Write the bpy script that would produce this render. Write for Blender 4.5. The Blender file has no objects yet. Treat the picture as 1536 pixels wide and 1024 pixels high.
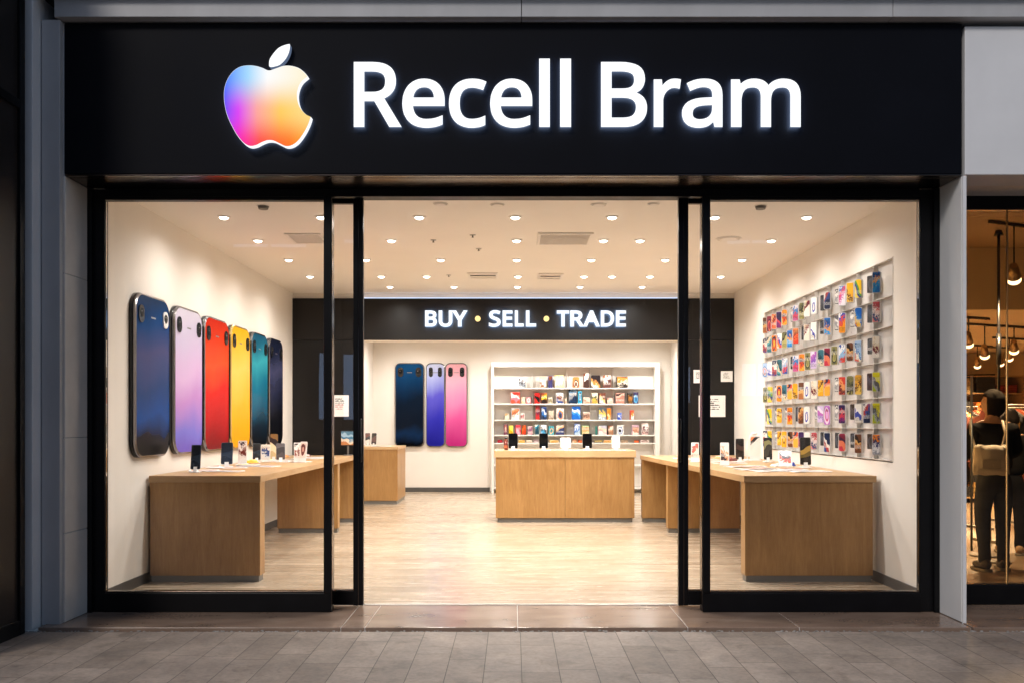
# A phone shop front at dusk: every thing is built in metres, camera at 1.4 m over the shop floor, looking along +y.
SUN_EL, SUN_ROT, SUN_E, SKY = 38.0, 207.0, 1.35, .095
LIGHT_E, ALC_E, NB_E, EXPOSURE = 71, 150, 1000, 0.0
LIGHT_C = (1, .957, .9)
SIGN_BACK = 14
import bpy, bmesh, math, random
from mathutils import Vector, Matrix
random.seed(7)
SC = bpy.context.scene
COL = SC.collection
R = math.radians
F = 1343.0            # focal length in pixels of the 1536 px wide photo
CX, CY, CZ = 770.0, 632.0, 1.4

def px_x(px, d): return (px - CX) * d / F
def px_z(py, d): return CZ - (py - CY) * d / F
def depth_on(py, z): return (CZ - z) * F / (py - CY)

# ------------------------------------------------------------------ colour + materials
def lin(h):
    if not isinstance(h, str): return tuple(h)
    h = h.lstrip('#'); o = []
    for i in (0, 2, 4):
        c = int(h[i:i+2], 16) / 255
        o.append(c / 12.92 if c <= .04045 else ((c + .055) / 1.055) ** 2.4)
    return tuple(o)

class NT:
    """small node-tree helper"""
    def __init__(s, name):
        s.m = bpy.data.materials.new(name); s.m.use_nodes = True
        s.t = s.m.node_tree; s.t.nodes.clear()
        s.out = s.n('ShaderNodeOutputMaterial')
    def n(s, kind, **kw):
        nd = s.t.nodes.new(kind)
        for k, v in kw.items():
            if k in nd.inputs: nd.inputs[k].default_value = v
            else: setattr(nd, k, v)
        return nd
    def l(s, a, b): s.t.links.new(a, b)
    def coords(s, kind='Object', scale=(1,1,1), loc=(0,0,0), rot=(0,0,0)):
        tc = s.n('ShaderNodeTexCoord'); mp = s.n('ShaderNodeMapping')
        s.l(tc.outputs[kind], mp.inputs['Vector'])
        mp.inputs['Scale'].default_value = scale; mp.inputs['Location'].default_value = loc; mp.inputs['Rotation'].default_value = rot
        return mp.outputs[0]
    def noise(s, vec, scale=5, detail=4, rough=.5, dist=0):
        nz = s.n('ShaderNodeTexNoise'); nz.inputs['Scale'].default_value = scale
        nz.inputs['Detail'].default_value = detail; nz.inputs['Roughness'].default_value = rough
        nz.inputs['Distortion'].default_value = dist
        if vec is not None: s.l(vec, nz.inputs['Vector'])
        return nz.outputs['Fac']
    def ramp(s, fac, stops, interp='LINEAR'):
        r = s.n('ShaderNodeValToRGB'); cr = r.color_ramp; cr.interpolation = interp
        while len(cr.elements) < len(stops): cr.elements.new(.5)
        for e, (p, c) in zip(cr.elements, stops):
            e.position = p; e.color = (*lin(c), 1)
        s.l(fac, r.inputs[0]); return r.outputs[0]
    def math(s, op, a, b=None, c=None):
        m = s.n('ShaderNodeMath', operation=op)
        for i, v in enumerate((a, b, c)):
            if v is None: continue
            if isinstance(v, (int, float)): m.inputs[i].default_value = v
            else: s.l(v, m.inputs[i])
        return m.outputs[0]
    def mix(s, fac, a, b, blend='MIX'):
        m = s.n('ShaderNodeMix', data_type='RGBA', blend_type=blend)
        for sock, v in ((m.inputs[0], fac), (m.inputs[6], a), (m.inputs[7], b)):
            if isinstance(v, (int, float)): sock.default_value = v
            elif isinstance(v, tuple): sock.default_value = (*v, 1)
            else: s.l(v, sock)
        return m.outputs[2]
    def bsdf(s, rough=.5, metal=0, spec=.5, coat=0, coat_rough=.05):
        b = s.n('ShaderNodeBsdfPrincipled')
        b.inputs['Roughness'].default_value = rough; b.inputs['Metallic'].default_value = metal
        b.inputs['Specular IOR Level'].default_value = spec
        b.inputs['Coat Weight'].default_value = coat; b.inputs['Coat Roughness'].default_value = coat_rough
        s.l(b.outputs[0], s.out.inputs[0]); return b
    def bump(s, h, b, strength=.3, dist=.01):
        bp = s.n('ShaderNodeBump'); bp.inputs['Strength'].default_value = strength; bp.inputs['Distance'].default_value = dist
        s.l(h, bp.inputs['Height']); s.l(bp.outputs[0], b.inputs['Normal'])

_cache = {}
def paint(name, col, rough=.5, metal=0, var=.06, scale=6, bump=0, coat=0, spec=.5, stretch=(1,1,1), rvar=.08):
    """plain surface with slight procedural variation in tone and gloss"""
    if name in _cache: return _cache[name]
    t = NT(name); c = lin(col); v = t.coords('Object', stretch)
    nz = t.noise(v, scale, 5, .6)
    lo = tuple(max(0, x * (1 - var)) for x in c); hi = tuple(min(1, x * (1 + var)) for x in c)
    b = t.bsdf(rough, metal, spec, coat)
    t.l(t.ramp(nz, [(.3, lo), (.7, hi)]), b.inputs['Base Color'])
    r = t.math('MULTIPLY_ADD', nz, rvar * 2, rough - rvar)
    t.l(r, b.inputs['Roughness'])
    if bump: t.bump(t.noise(v, scale * 12, 4, .6), b, bump, .004)
    _cache[name] = t.m; return t.m

def wood(name, dark, light, stretch, rough=.38, seed=0., fleck=True):
    t = NT(name); v = t.coords('Object', stretch, (seed, seed * 1.7, seed * .6))
    n1 = t.noise(v, 2.6, 6, .62, 1.6); n2 = t.noise(v, 26, 5, .7, .3); n3 = t.noise(t.coords('Object', (1,1,1), (seed, 3, 1)), 1.6, 2)
    f = t.math('ADD', t.math('MULTIPLY', n1, .62), t.math('MULTIPLY', n2, .38))
    f = t.math('ADD', f, t.math('MULTIPLY_ADD', n3, .35, -.175))
    c = t.ramp(f, [(.30, dark), (.52, tuple((a + b) / 2 for a, b in zip(lin(dark), lin(light)))), (.72, light)])
    b = t.bsdf(rough, 0, .4); t.l(c, b.inputs['Base Color'])
    t.l(t.math('MULTIPLY_ADD', n2, .16, rough - .08), b.inputs['Roughness'])
    t.bump(n2, b, .08, .003); return t.m

def glow(name, col, strength):
    if name in _cache: return _cache[name]
    t = NT(name); e = t.n('ShaderNodeEmission'); e.inputs[1].default_value = strength
    nz = t.noise(t.coords(), 4, 2); c = lin(col)
    t.l(t.ramp(nz, [(0, tuple(x * .97 for x in c)), (1, c)]), e.inputs[0])
    t.l(e.outputs[0], t.out.inputs[0]); _cache[name] = t.m; return t.m

def pane_glass(name, tint=(1,1,1), ior=1.45, rough=0.0):
    t = NT(name)
    tr = t.n('ShaderNodeBsdfTransparent'); gl = t.n('ShaderNodeBsdfGlossy'); gl.inputs['Roughness'].default_value = rough
    v = t.coords('Object'); nz = t.noise(v, 1.3, 2)
    t.l(t.ramp(nz, [(0, tuple(x * .985 for x in tint)), (1, tint)]), tr.inputs[0])
    bp = t.n('ShaderNodeBump'); bp.inputs['Strength'].default_value = .02; bp.inputs['Distance'].default_value = .02
    t.l(nz, bp.inputs['Height']); t.l(bp.outputs[0], gl.inputs['Normal'])
    fr = t.n('ShaderNodeFresnel'); fr.inputs[0].default_value = ior
    mx = t.n('ShaderNodeMixShader'); t.l(fr.outputs[0], mx.inputs[0]); t.l(tr.outputs[0], mx.inputs[1]); t.l(gl.outputs[0], mx.inputs[2])
    t.l(mx.outputs[0], t.out.inputs[0]); return t.m

_artn = [0]
def art(cols, scale=3.0, stretch=(1, 1, .6), rough=.3, coat=.3, kind='Generated', flat=False, screen=False):
    """printed picture: patches of a few ink colours"""
    key = (tuple(cols), scale, stretch, kind, flat, screen)
    if key in _cache: return _cache[key]
    _artn[0] += 1; t = NT('printed_art')
    k = _artn[0]; v = t.coords(kind, stretch, (k * 1.37, k * .71, k * 2.13))
    nz = t.noise(v, scale, 3, .6, .8); n2 = t.noise(v, scale * 3.3, 2, .5)
    sp = t.n('ShaderNodeSeparateXYZ'); tc = t.n('ShaderNodeTexCoord'); t.l(tc.outputs[kind], sp.inputs[0])
    ax = sp.outputs[2 if flat is False else 1]
    nsm = t.noise(v, scale * .5, 0, .3)
    q = k % 7
    if screen:
        f = t.math('ADD', t.math('MULTIPLY_ADD', nsm, .5, -.25), t.math('MULTIPLY_ADD', ax, .8, .1))
    elif q in (0, 3):      # broad slanted bands
        f = t.math('ADD', t.math('MULTIPLY_ADD', nsm, .5, -.25), t.math('MULTIPLY_ADD', ax, .8, .1)); f = t.math('ADD', f, t.math('MULTIPLY_ADD', sp.outputs[0], (.5, -.35, .2)[k % 3], -.1))
    elif q in (1, 4, 5, 6):    # loose picture
        f = t.math('ADD', t.math('MULTIPLY_ADD', nz, .9, -.45), t.math('MULTIPLY', n2, .16))
        f = t.math('ADD', f, t.math('MULTIPLY_ADD', ax, .62, .12)); f = t.math('ADD', f, t.math('MULTIPLY_ADD', sp.outputs[0], (k % 5 - 2) * .16, 0))
    else:               # round motif
        dx = t.math('SUBTRACT', sp.outputs[0], .5); dz = t.math('SUBTRACT', ax, .35 + .08 * (k % 4))
        f = t.math('SQRT', t.math('ADD', t.math('MULTIPLY', dx, dx), t.math('MULTIPLY', dz, dz)))
        f = t.math('ADD', t.math('MULTIPLY', f, 1.5), t.math('MULTIPLY_ADD', nsm, .5, -.2))
    N = len(cols)
    st = [(0 if i == 0 else .1 + .8 * i / N, c) for i, c in enumerate(cols)]
    colr = t.ramp(f, st, 'CONSTANT')
    # fine lines of unreadable small print in one band
    ln = t.math('LESS_THAN', t.math('FRACT', t.math('MULTIPLY', ax, 17)), .5)
    wd_ = t.math('GREATER_THAN', t.noise(t.coords(kind, (9, 0, 0) if flat else (9, 0, 17), (k, 0, 0)), 1.6, 1), .47)
    z0_ = (.08, .55, .7, .22)[k % 4]
    bnd = t.math('MULTIPLY', t.math('GREATER_THAN', ax, z0_), t.math('LESS_THAN', ax, z0_ + .2))
    msk = t.math('MULTIPLY', t.math('MULTIPLY', ln, wd_), bnd)
    colr = t.mix(t.math('MULTIPLY', msk, 0 if screen else .85), colr, lin('#f4f0ea') if k % 2 else lin('#1c1c24'))
    b = t.bsdf(rough, 0, .5, coat); t.l(colr, b.inputs['Base Color'])
    _cache[key] = t.m; return t.m

# ------------------------------------------------------------------ mesh building
class MB:
    def __init__(s): s.b = bmesh.new()
    def _add(s, tb, mi=0, M=None):
        if M is not None: bmesh.ops.transform(tb, matrix=M, verts=tb.verts)
        mp = {}
        for v in tb.verts: mp[v] = s.b.verts.new(v.co)
        for f in tb.faces:
            try:
                nf = s.b.faces.new([mp[v] for v in f.verts]); nf.material_index = mi if mi >= 0 else f.material_index; nf.smooth = f.smooth
            except ValueError: pass
        tb.free(); return s
    def box(s, x0, x1, y0, y1, z0, z1, mi=0, bev=0, M=None, front=None, seg=2):
        tb = bmesh.new(); bmesh.ops.create_cube(tb, size=1)
        for v in tb.verts:
            v.co = Vector(((x0 + x1) / 2 + v.co.x * (x1 - x0), (y0 + y1) / 2 + v.co.y * (y1 - y0), (z0 + z1) / 2 + v.co.z * (z1 - z0)))
        if bev: bmesh.ops.bevel(tb, geom=tb.edges[:], offset=bev, segments=seg, affect='EDGES', profile=.5)
        tb.normal_update()
        for f in tb.faces: f.material_index = front if (front is not None and f.normal.y < -.9) else mi
        return s._add(tb, -1, M)
    def prism(s, poly, y0, y1, mi=0, plane='xz', side=None, M=None, smooth=False, back=True):
        """polygon extruded along the third axis"""
        tb = bmesh.new()
        def P(a, c):
            return Vector((a[0], c, a[1])) if plane == 'xz' else (Vector((a[0], a[1], c)) if plane == 'xy' else Vector((c, a[0], a[1])))
        A = [tb.verts.new(P(p, y0)) for p in poly]; B = [tb.verts.new(P(p, y1)) for p in poly]
        n = len(poly)
        f = tb.faces.new(A); f.material_index = mi
        if back: f = tb.faces.new(B[::-1]); f.material_index = mi if side is None else side
        for i in range(n):
            f = tb.faces.new([A[i], B[i], B[(i + 1) % n], A[(i + 1) % n]]); f.material_index = mi if side is None else side; f.smooth = smooth
        bmesh.ops.recalc_face_normals(tb, faces=tb.faces[:])
        return s._add(tb, -1, M)
    def cyl(s, c, r, h, axis='z', seg=20, mi=0, r2=None, M=None, cap=True):
        tb = bmesh.new(); bmesh.ops.create_cone(tb, cap_ends=cap, segments=seg, radius1=r, radius2=r if r2 is None else r2, depth=h)
        for f in tb.faces:
            f.smooth = len(f.verts) == 4
        if axis == 'y': bmesh.ops.rotate(tb, matrix=Matrix.Rotation(R(-90), 3, 'X'), verts=tb.verts)
        if axis == 'x': bmesh.ops.rotate(tb, matrix=Matrix.Rotation(R(90), 3, 'Y'), verts=tb.verts)
        bmesh.ops.translate(tb, vec=Vector(c), verts=tb.verts); return s._add(tb, mi, M)
    def ring(s, c, r0, r1, h, seg=28, mi=0):
        """flat annulus with thickness, axis z, hanging from c.z down by h"""
        tb = bmesh.new(); rows = []
        for (r, z) in ((r0, 0), (r1, 0), (r1 - .004, -h), (r0, -h)):
            rows.append([tb.verts.new((c[0] + r * math.cos(2 * math.pi * k / seg), c[1] + r * math.sin(2 * math.pi * k / seg), c[2] + z)) for k in range(seg)])
        for a in range(4):
            A, B = rows[a], rows[(a + 1) % 4]
            for k in range(seg): tb.faces.new([A[k], A[(k + 1) % seg], B[(k + 1) % seg], B[k]])
        bmesh.ops.recalc_face_normals(tb, faces=tb.faces[:]); return s._add(tb, mi)
    def sphere(s, c, r, mi=0, scale=(1,1,1), seg=16, M=None):
        tb = bmesh.new(); bmesh.ops.create_uvsphere(tb, u_segments=seg, v_segments=max(6, seg // 2), radius=r)
        for f in tb.faces: f.smooth = True
        for v in tb.verts: v.co = Vector((c[0] + v.co.x * scale[0], c[1] + v.co.y * scale[1], c[2] + v.co.z * scale[2]))
        return s._add(tb, mi, M)
    def tube(s, pts, r, seg=8, mi=0):
        tb = bmesh.new(); rows = []; pts = [Vector(p) for p in pts]
        for i, p in enumerate(pts):
            d = (pts[min(i + 1, len(pts) - 1)] - pts[max(i - 1, 0)]).normalized()
            u = d.cross(Vector((0, 0, 1)) if abs(d.z) < .9 else Vector((1, 0, 0))).normalized(); w = d.cross(u)
            rr = r[i] if isinstance(r, (list, tuple)) else r
            rows.append([tb.verts.new(p + (u * math.cos(2 * math.pi * k / seg) + w * math.sin(2 * math.pi * k / seg)) * rr) for k in range(seg)])
        for A, B in zip(rows, rows[1:]):
            for k in range(seg):
                f = tb.faces.new([A[k], A[(k + 1) % seg], B[(k + 1) % seg], B[k]]); f.smooth = True
        tb.faces.new(rows[0][::-1]); tb.faces.new(rows[-1])
        bmesh.ops.recalc_face_normals(tb, faces=tb.faces[:]); return s._add(tb, mi)
    def build(s, name, mats, parent=None, loc=(0,0,0), label=None):
        me = bpy.data.meshes.new(name); s.b.to_mesh(me); s.b.free()
        for m in (mats if isinstance(mats, (list, tuple)) else [mats]): me.materials.append(m)
        o = bpy.data.objects.new(name, me); COL.objects.link(o); o.location = loc
        if parent is not None: o.parent = parent
        if label: o['label'] = label
        return o

def rrect(w, h, r, n=6, cx=0., cz=0.):
    p = []
    for (sx, sz, a0) in ((1, 1, 0), (-1, 1, 90), (-1, -1, 180), (1, -1, 270)):
        for k in range(n + 1):
            a = R(a0 + 90 * k / n); p.append((cx + sx * (w / 2 - r) + r * math.cos(a), cz + sz * (h / 2 - r) + r * math.sin(a)))
    return p

def thing(name, label, cat, loc=(0,0,0), rz=0, group=None):
    o = bpy.data.objects.new(name, None); COL.objects.link(o); o.empty_display_size = .1
    o.location = loc; o.rotation_euler = (0, 0, rz); return tag(o, label, cat, group)
def tag(o, label, cat, group=None):
    o['label'] = label; o['category'] = cat
    if group: o['group'] = group
    return o
def struct(name, mb, m, kind='structure'):
    o = mb.build(name, m); o['kind'] = kind; return o
def lamp_spot(name, loc, energy, col, angle=120, blend=.8, size=.05, rot=(0,0,0), parent=None):
    l = bpy.data.lights.new(name, 'SPOT'); l.energy = energy; l.color = col; l.spot_size = R(angle); l.spot_blend = blend; l.shadow_soft_size = size
    o = bpy.data.objects.new(name, l); COL.objects.link(o); o.location = loc; o.rotation_euler = rot
    if parent is not None: o.parent = parent
    return o

def curve_mesh(polys, depth, bevel=0, res=1):
    """filled 2D outlines with holes, extruded: returns a mesh lying in x/z, front towards -y at y=0 .. +depth"""
    cu = bpy.data.curves.new('outline', 'CURVE'); cu.dimensions = '2D'; cu.fill_mode = 'BOTH'; cu.extrude = depth / 2
    cu.bevel_depth = bevel; cu.bevel_resolution = res; cu.offset = -bevel
    for p in polys:
        sp = cu.splines.new('POLY'); sp.points.add(len(p) - 1); sp.use_cyclic_u = True
        for q, (x, y) in zip(sp.points, p): q.co = (x, y, 0, 1)
    o = bpy.data.objects.new('outline', cu); COL.objects.link(o)
    bpy.context.view_layer.update()
    me = bpy.data.meshes.new_from_object(o.evaluated_get(bpy.context.evaluated_depsgraph_get()))
    bpy.data.objects.remove(o); bpy.data.curves.remove(cu)
    me.transform(Matrix.Translation((0, depth / 2, 0)) @ Matrix.Rotation(R(90), 4, 'X'))
    return me

def smooth_poly(pts, corners, n=5):
    """Catmull-Rom through pts, sharp at the given indices"""
    out = []; N = len(pts)
    for i in range(N):
        p1, p2 = pts[i], pts[(i + 1) % N]
        p0 = p1 if i in corners else pts[i - 1]
        p3 = p2 if (i + 1) % N in corners else pts[(i + 2) % N]
        for k in range(n):
            t = k / n
            out.append(tuple(.5 * (2 * b + (c - a) * t + (2 * a - 5 * b + 4 * c - d) * t * t + (3 * b - a - 3 * c + d) * t ** 3) for a, b, c, d in zip(p0, p1, p2, p3)))
    return out

GLYPHS = {
 'R': ["236 586 271 584 303 581 332 575 358 567 381 556 402 542 419 526 433 507 444 486 451 463 456 437 457 410 456 387 453 365 447 345 439 327 429 312 418 298 406 285 392 274 378 265 364 257 349 250 349 250 510 -13 395 -13 256 224 163 224 163 -13 65 -13 65 586", "232 497 163 497 163 311 235 311 267 312 293 317 313 325 329 335 341 348 350 364 355 384 357 407 356 423 353 437 349 449 344 460 337 468 328 476 318 482 305 487 290 491 273 495 254 496"],
 'e': ["234 451 262 449 289 444 313 436 336 425 356 411 374 394 389 374 402 352 412 327 419 301 423 273 424 244 424 188 131 188 133 169 140 141 150 118 164 99 181 84 202 74 226 67 255 65 273 66 291 67 308 69 324 72 339 76 355 81 371 87 405 101 405 11 380 1 364 -5 347 -10 330 -14 312 -17 293 -19 273 -21 251 -21 220 -19 191 -14 163 -6 137 5 113 20 92 39 74 60 59 85 46 113 38 143 33 176 31 212 33 247 37 280 45 310 56 338 70 364 86 386 106 405 127 422 151 434 177 444 205 449", "234 367 212 365 193 360 177 351 163 339 152 323 142 304 136 282 134 270 324 270 324 274 322 290 319 304 314 317 309 328 302 338 294 346 285 354 275 359 263 364 249 366"],
 'c': ["240 -21 211 -20 184 -15 158 -7 133 4 110 18 90 36 73 57 58 81 46 109 38 141 33 175 31 213 33 252 38 287 47 319 59 348 74 372 92 394 113 412 136 426 161 437 188 445 216 449 245 451 262 450 279 449 295 447 312 444 327 440 341 436 353 431 375 421 345 340 323 347 312 351 301 354 289 357 277 360 265 362 254 363 244 363 225 362 208 359 193 354 180 347 168 338 158 327 150 314 143 298 137 281 133 261 131 238 130 213 131 190 133 168 137 148 143 131 150 115 158 102 168 91 179 82 191 75 206 70 222 67 240 66 256 66 271 68 286 70 299 73 311 76 323 80 335 85 364 98 364 7 345 -2 333 -7 320 -11 306 -15 292 -17 276 -19 259 -21"],
 'l': ["152 -13 55 -13 55 622 152 622"],
 'B': ["242 586 293 584 338 577 377 567 411 552 437 531 457 503 468 470 472 431 471 413 468 396 464 380 458 365 450 351 441 339 430 327 417 317 403 308 391 303 405 298 421 291 436 281 450 270 462 257 472 242 481 225 486 206 490 186 491 163 489 136 485 111 476 88 465 67 450 48 433 32 413 18 390 7 366 -2 339 -8 310 -12 279 -13 65 -13 65 586", "256 342 288 343 315 347 335 354 348 362 358 373 365 387 370 403 371 423 369 442 364 457 356 470 344 479 327 487 305 493 277 497 244 498 163 498 163 342", "163 256 163 74 265 74 299 76 326 81 347 89 362 100 373 114 381 130 386 148 388 169 387 182 385 194 381 205 377 215 370 223 362 231 352 238 339 244 324 249 305 253 284 255 260 256"],
 'r': ["268 451 275 451 282 451 289 450 296 450 303 449 310 448 316 447 334 443 321 352 302 356 297 357 292 358 286 359 280 360 274 360 269 361 264 361 253 360 242 358 232 356 222 351 212 346 203 340 194 333 186 325 178 316 172 306 166 296 161 284 157 272 154 258 152 244 152 229 152 -13 55 -13 55 443 138 443 144 384 151 393 161 404 172 414 183 423 195 431 209 438 223 444 237 448 253 450"],
 'a': ["231 450 269 448 303 441 332 429 356 412 375 390 388 362 395 330 398 293 398 -13 323 -13 312 36 307 30 297 21 287 12 276 4 264 -3 251 -9 237 -13 223 -17 207 -19 190 -21 172 -21 152 -20 133 -17 115 -13 98 -6 81 2 67 13 54 26 43 41 35 58 29 77 25 97 24 120 27 153 38 182 56 208 80 229 111 246 148 258 192 266 242 270 303 272 303 284 302 308 298 326 292 340 284 350 273 357 261 362 245 366 227 367 211 367 196 365 181 362 167 358 152 353 138 347 125 342 99 330 68 406 93 419 110 426 128 433 147 439 168 444 188 447 209 449", "253 195 216 192 187 187 164 180 148 171 137 161 129 149 125 135 123 119 124 104 127 93 133 83 140 76 150 70 161 66 174 63 188 62 213 64 234 69 254 77 271 89 284 104 294 122 300 145 302 172 302 197"],
 'm': ["540 451 576 448 608 441 635 428 658 410 676 385 688 356 696 320 698 280 698 -13 602 -13 602 276 601 299 597 317 591 333 584 344 574 353 562 360 546 364 528 365 501 363 479 357 462 348 449 334 438 317 431 295 426 268 424 237 424 -13 329 -13 329 276 328 292 326 305 324 318 320 328 315 337 310 345 304 351 297 356 288 360 278 363 267 365 253 365 234 364 218 361 204 357 193 350 183 341 175 331 168 319 162 304 158 287 154 268 152 246 152 223 152 -13 55 -13 55 443 136 443 144 399 145 401 155 410 165 419 176 427 188 433 200 439 213 443 226 446 239 449 253 450 266 451 291 450 315 446 336 440 355 432 373 420 388 406 400 390 401 388 403 391 418 407 436 421 455 432 475 440 496 446 518 450"],
 'U': ["526 202 525 172 520 143 512 115 501 89 486 65 468 43 447 24 422 8 394 -5 363 -14 328 -19 290 -21 238 -17 192 -6 152 14 119 41 92 75 74 113 63 156 59 203 59 586 157 586 157 202 160 170 166 144 177 121 191 102 210 87 233 76 261 70 294 68 318 69 339 72 357 77 372 85 386 94 397 105 407 117 415 131 421 147 425 164 428 182 429 202 429 586 526 586"],
 'Y': ["227 319 368 586 476 586 276 219 276 -13 178 -13 178 216 -22 586 86 586"],
 'S': ["416 153 414 127 409 102 400 79 388 59 373 40 356 24 335 11 312 -1 286 -10 259 -16 229 -20 198 -21 182 -21 166 -20 150 -19 135 -18 121 -16 107 -14 93 -11 80 -8 68 -5 56 -1 46 3 28 11 28 108 61 94 77 88 96 83 116 78 137 73 158 70 179 68 201 68 221 68 238 70 254 73 268 78 280 83 290 90 299 97 305 105 311 114 314 124 317 135 317 147 317 159 315 169 312 179 307 187 301 195 293 203 283 211 271 218 255 226 237 235 215 243 191 252 173 260 156 267 140 275 125 283 111 291 98 300 86 310 75 321 66 332 58 344 51 357 45 371 41 385 38 401 36 417 35 435 37 458 41 481 49 501 61 520 75 537 91 552 110 564 131 575 154 583 178 589 204 592 231 594 255 593 278 591 299 588 320 584 340 580 359 574 377 568 405 556 374 470 347 481 331 486 315 491 299 496 282 499 265 502 247 504 229 504 213 504 199 502 186 499 174 495 165 490 156 484 150 478 144 470 140 462 137 454 135 444 134 434 135 422 137 411 140 401 144 393 150 385 158 377 167 370 179 363 193 355 210 347 229 339 251 330 275 321 298 311 319 301 338 290 356 278 371 265 385 250 396 234 404 217 411 197 414 176"],
 'E': ["411 -13 65 -13 65 586 411 586 411 496 163 496 163 343 396 343 396 255 163 255 163 76 411 76"],
 'L': ["65 -13 65 586 163 586 163 77 413 77 413 -13"],
 'T': ["272 -13 174 -13 174 496 -5 496 -5 586 450 586 450 496 272 496"],
 'A': ["428 -13 359 164 150 164 82 -13 -19 -13 215 588 298 588 531 -13", "270 410 269 414 267 419 265 426 262 434 259 442 256 451 256 453 255 449 252 441 250 434 242 410 184 254 328 254"],
 'D': ["550 292 547 244 540 201 529 161 512 124 491 92 466 64 437 41 404 21 368 6 328 -5 284 -11 238 -13 65 -13 65 586 255 586 297 584 338 577 375 567 410 552 442 533 469 510 493 483 513 453 529 418 541 379 547 337", "447 290 446 325 441 356 434 384 423 409 410 430 395 448 377 463 356 475 332 485 305 492 276 496 243 498 163 498 163 75 227 75 280 78 325 88 363 105 393 128 416 158 433 195 444 238"],
}
GLYPHS_BOLD = {
 'B': ["242 603 294 601 342 594 383 583 419 567 450 543 472 511 485 473 489 431 488 411 485 393 480 375 473 358 465 342 454 328 441 315 430 305 446 295 462 283 475 268 487 251 496 232 503 210 507 187 508 163 506 134 501 107 492 81 479 58 463 37 444 19 422 3 397 -9 370 -18 342 -25 311 -29 280 -30 48 -30 48 603", "255 359 287 360 311 364 327 369 337 376 344 383 349 393 353 406 354 422 353 438 349 450 343 458 335 465 321 471 302 476 276 480 244 481 180 481 180 359", "180 239 180 91 265 91 297 93 322 97 339 104 350 113 359 123 365 136 369 151 371 169 370 180 368 190 366 198 362 206 357 212 351 218 343 223 332 228 319 233 303 236 283 238 259 239"],
 'U': ["543 201 542 170 537 139 528 110 516 81 500 55 480 31 457 11 430 -7 400 -21 366 -30 330 -36 290 -38 235 -34 186 -22 143 -1 106 29 78 66 58 107 46 153 42 203 42 603 174 603 174 202 176 173 182 149 191 130 203 114 219 102 238 93 263 87 295 85 316 86 335 89 351 93 364 99 375 107 385 116 393 126 399 138 405 152 409 167 411 184 412 203 412 603 543 603"],
 'Y': ["227 355 358 603 504 603 293 214 293 -30 161 -30 161 211 -50 603 97 603"],
 'S': ["433 153 431 125 425 97 416 72 402 49 386 29 366 11 343 -4 318 -17 291 -26 262 -33 231 -37 198 -38 181 -38 165 -37 149 -36 133 -35 118 -33 104 -30 90 -28 76 -25 63 -21 51 -17 39 -13 11 0 11 133 67 110 83 105 100 99 120 94 140 90 160 87 180 85 201 85 219 85 236 87 250 90 262 94 272 98 280 104 286 109 291 115 295 122 298 129 300 137 300 147 300 157 298 165 296 172 293 178 289 184 282 190 274 197 262 204 248 211 230 219 209 227 185 237 166 244 149 251 132 259 116 268 101 277 87 287 75 298 63 309 52 322 43 335 35 350 29 365 24 381 21 398 19 416 18 435 20 461 25 486 34 509 47 530 62 549 81 565 101 579 124 591 149 599 175 606 202 609 231 611 256 610 279 608 302 605 324 601 345 596 364 590 383 583 427 565 384 447 341 465 326 470 311 475 295 479 279 483 263 485 246 487 229 487 214 487 201 485 190 483 181 479 173 475 167 471 162 466 158 461 155 456 153 449 152 442 151 434 152 423 153 415 156 408 159 402 163 396 169 390 177 384 187 377 201 370 217 363 235 355 257 346 282 337 305 326 327 316 347 304 366 291 383 277 398 261 410 243 420 223 427 201 431 178"],
 'E': ["428 -30 48 -30 48 603 428 603 428 479 180 479 180 360 413 360 413 238 180 238 180 93 428 93"],
 'L': ["48 -30 48 603 180 603 180 94 430 94 430 -30"],
 'T': ["289 -30 157 -30 157 479 -22 479 -22 603 467 603 467 479 289 479"],
 'R': ["236 603 272 601 305 598 336 591 364 583 390 571 412 556 432 537 447 516 459 493 468 467 473 439 474 410 473 385 469 361 463 339 454 319 443 302 431 286 417 272 402 261 387 251 372 242 356 235 374 242 540 -30 385 -30 247 207 180 207 180 -30 48 -30 48 603", "231 480 180 480 180 328 235 328 265 329 288 333 306 340 318 348 327 358 334 371 338 387 340 407 339 421 337 433 334 443 330 450 325 456 318 462 310 467 300 471 287 475 271 478 253 479"],
 'A': ["417 -30 348 147 162 147 94 -30 -44 -30 203 605 309 605 555 -30", "254 404 253 408 251 414 248 420 246 428 243 437 240 446 237 455 235 464 232 473 230 480 228 486 257 433 276 460 273 452 271 444 269 436 266 429 258 405 256 399"],
 'D': ["567 292 564 243 557 197 545 155 527 116 505 82 478 52 447 27 412 6 373 -10 331 -21 286 -28 238 -30 48 -30 48 603 255 603 299 600 341 594 381 583 418 567 451 547 481 523 507 494 528 461 545 424 557 383 564 339", "430 290 429 323 425 353 418 379 408 401 397 420 383 436 367 449 348 460 326 469 302 475 274 479 243 481 180 481 180 92 227 92 278 95 320 105 354 120 381 141 402 167 417 200 427 241"],
}
def glyph(ch, bold=False):
    out = []
    for s in (GLYPHS_BOLD if bold else GLYPHS)[ch]:
        v = [int(a) / 1000 for a in s.split()]; out.append(list(zip(v[::2], v[1::2])))
    return out
def letter_mesh(ch, x0, x1, z0, z1, depth, bevel=.002, bold=False):
    """glyph stretched to the box x0..x1, z0..z1 (metres)"""
    g = glyph(ch, bold); xs = [x for p in g for x, y in p]; ys = [y for p in g for x, y in p]
    a, b, c, d = min(xs), max(xs), min(ys), max(ys)
    return curve_mesh([[(x0 + (x - a) / (b - a) * (x1 - x0), z0 + (y - c) / (d - c) * (z1 - z0)) for x, y in p] for p in g], depth, bevel)
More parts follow.
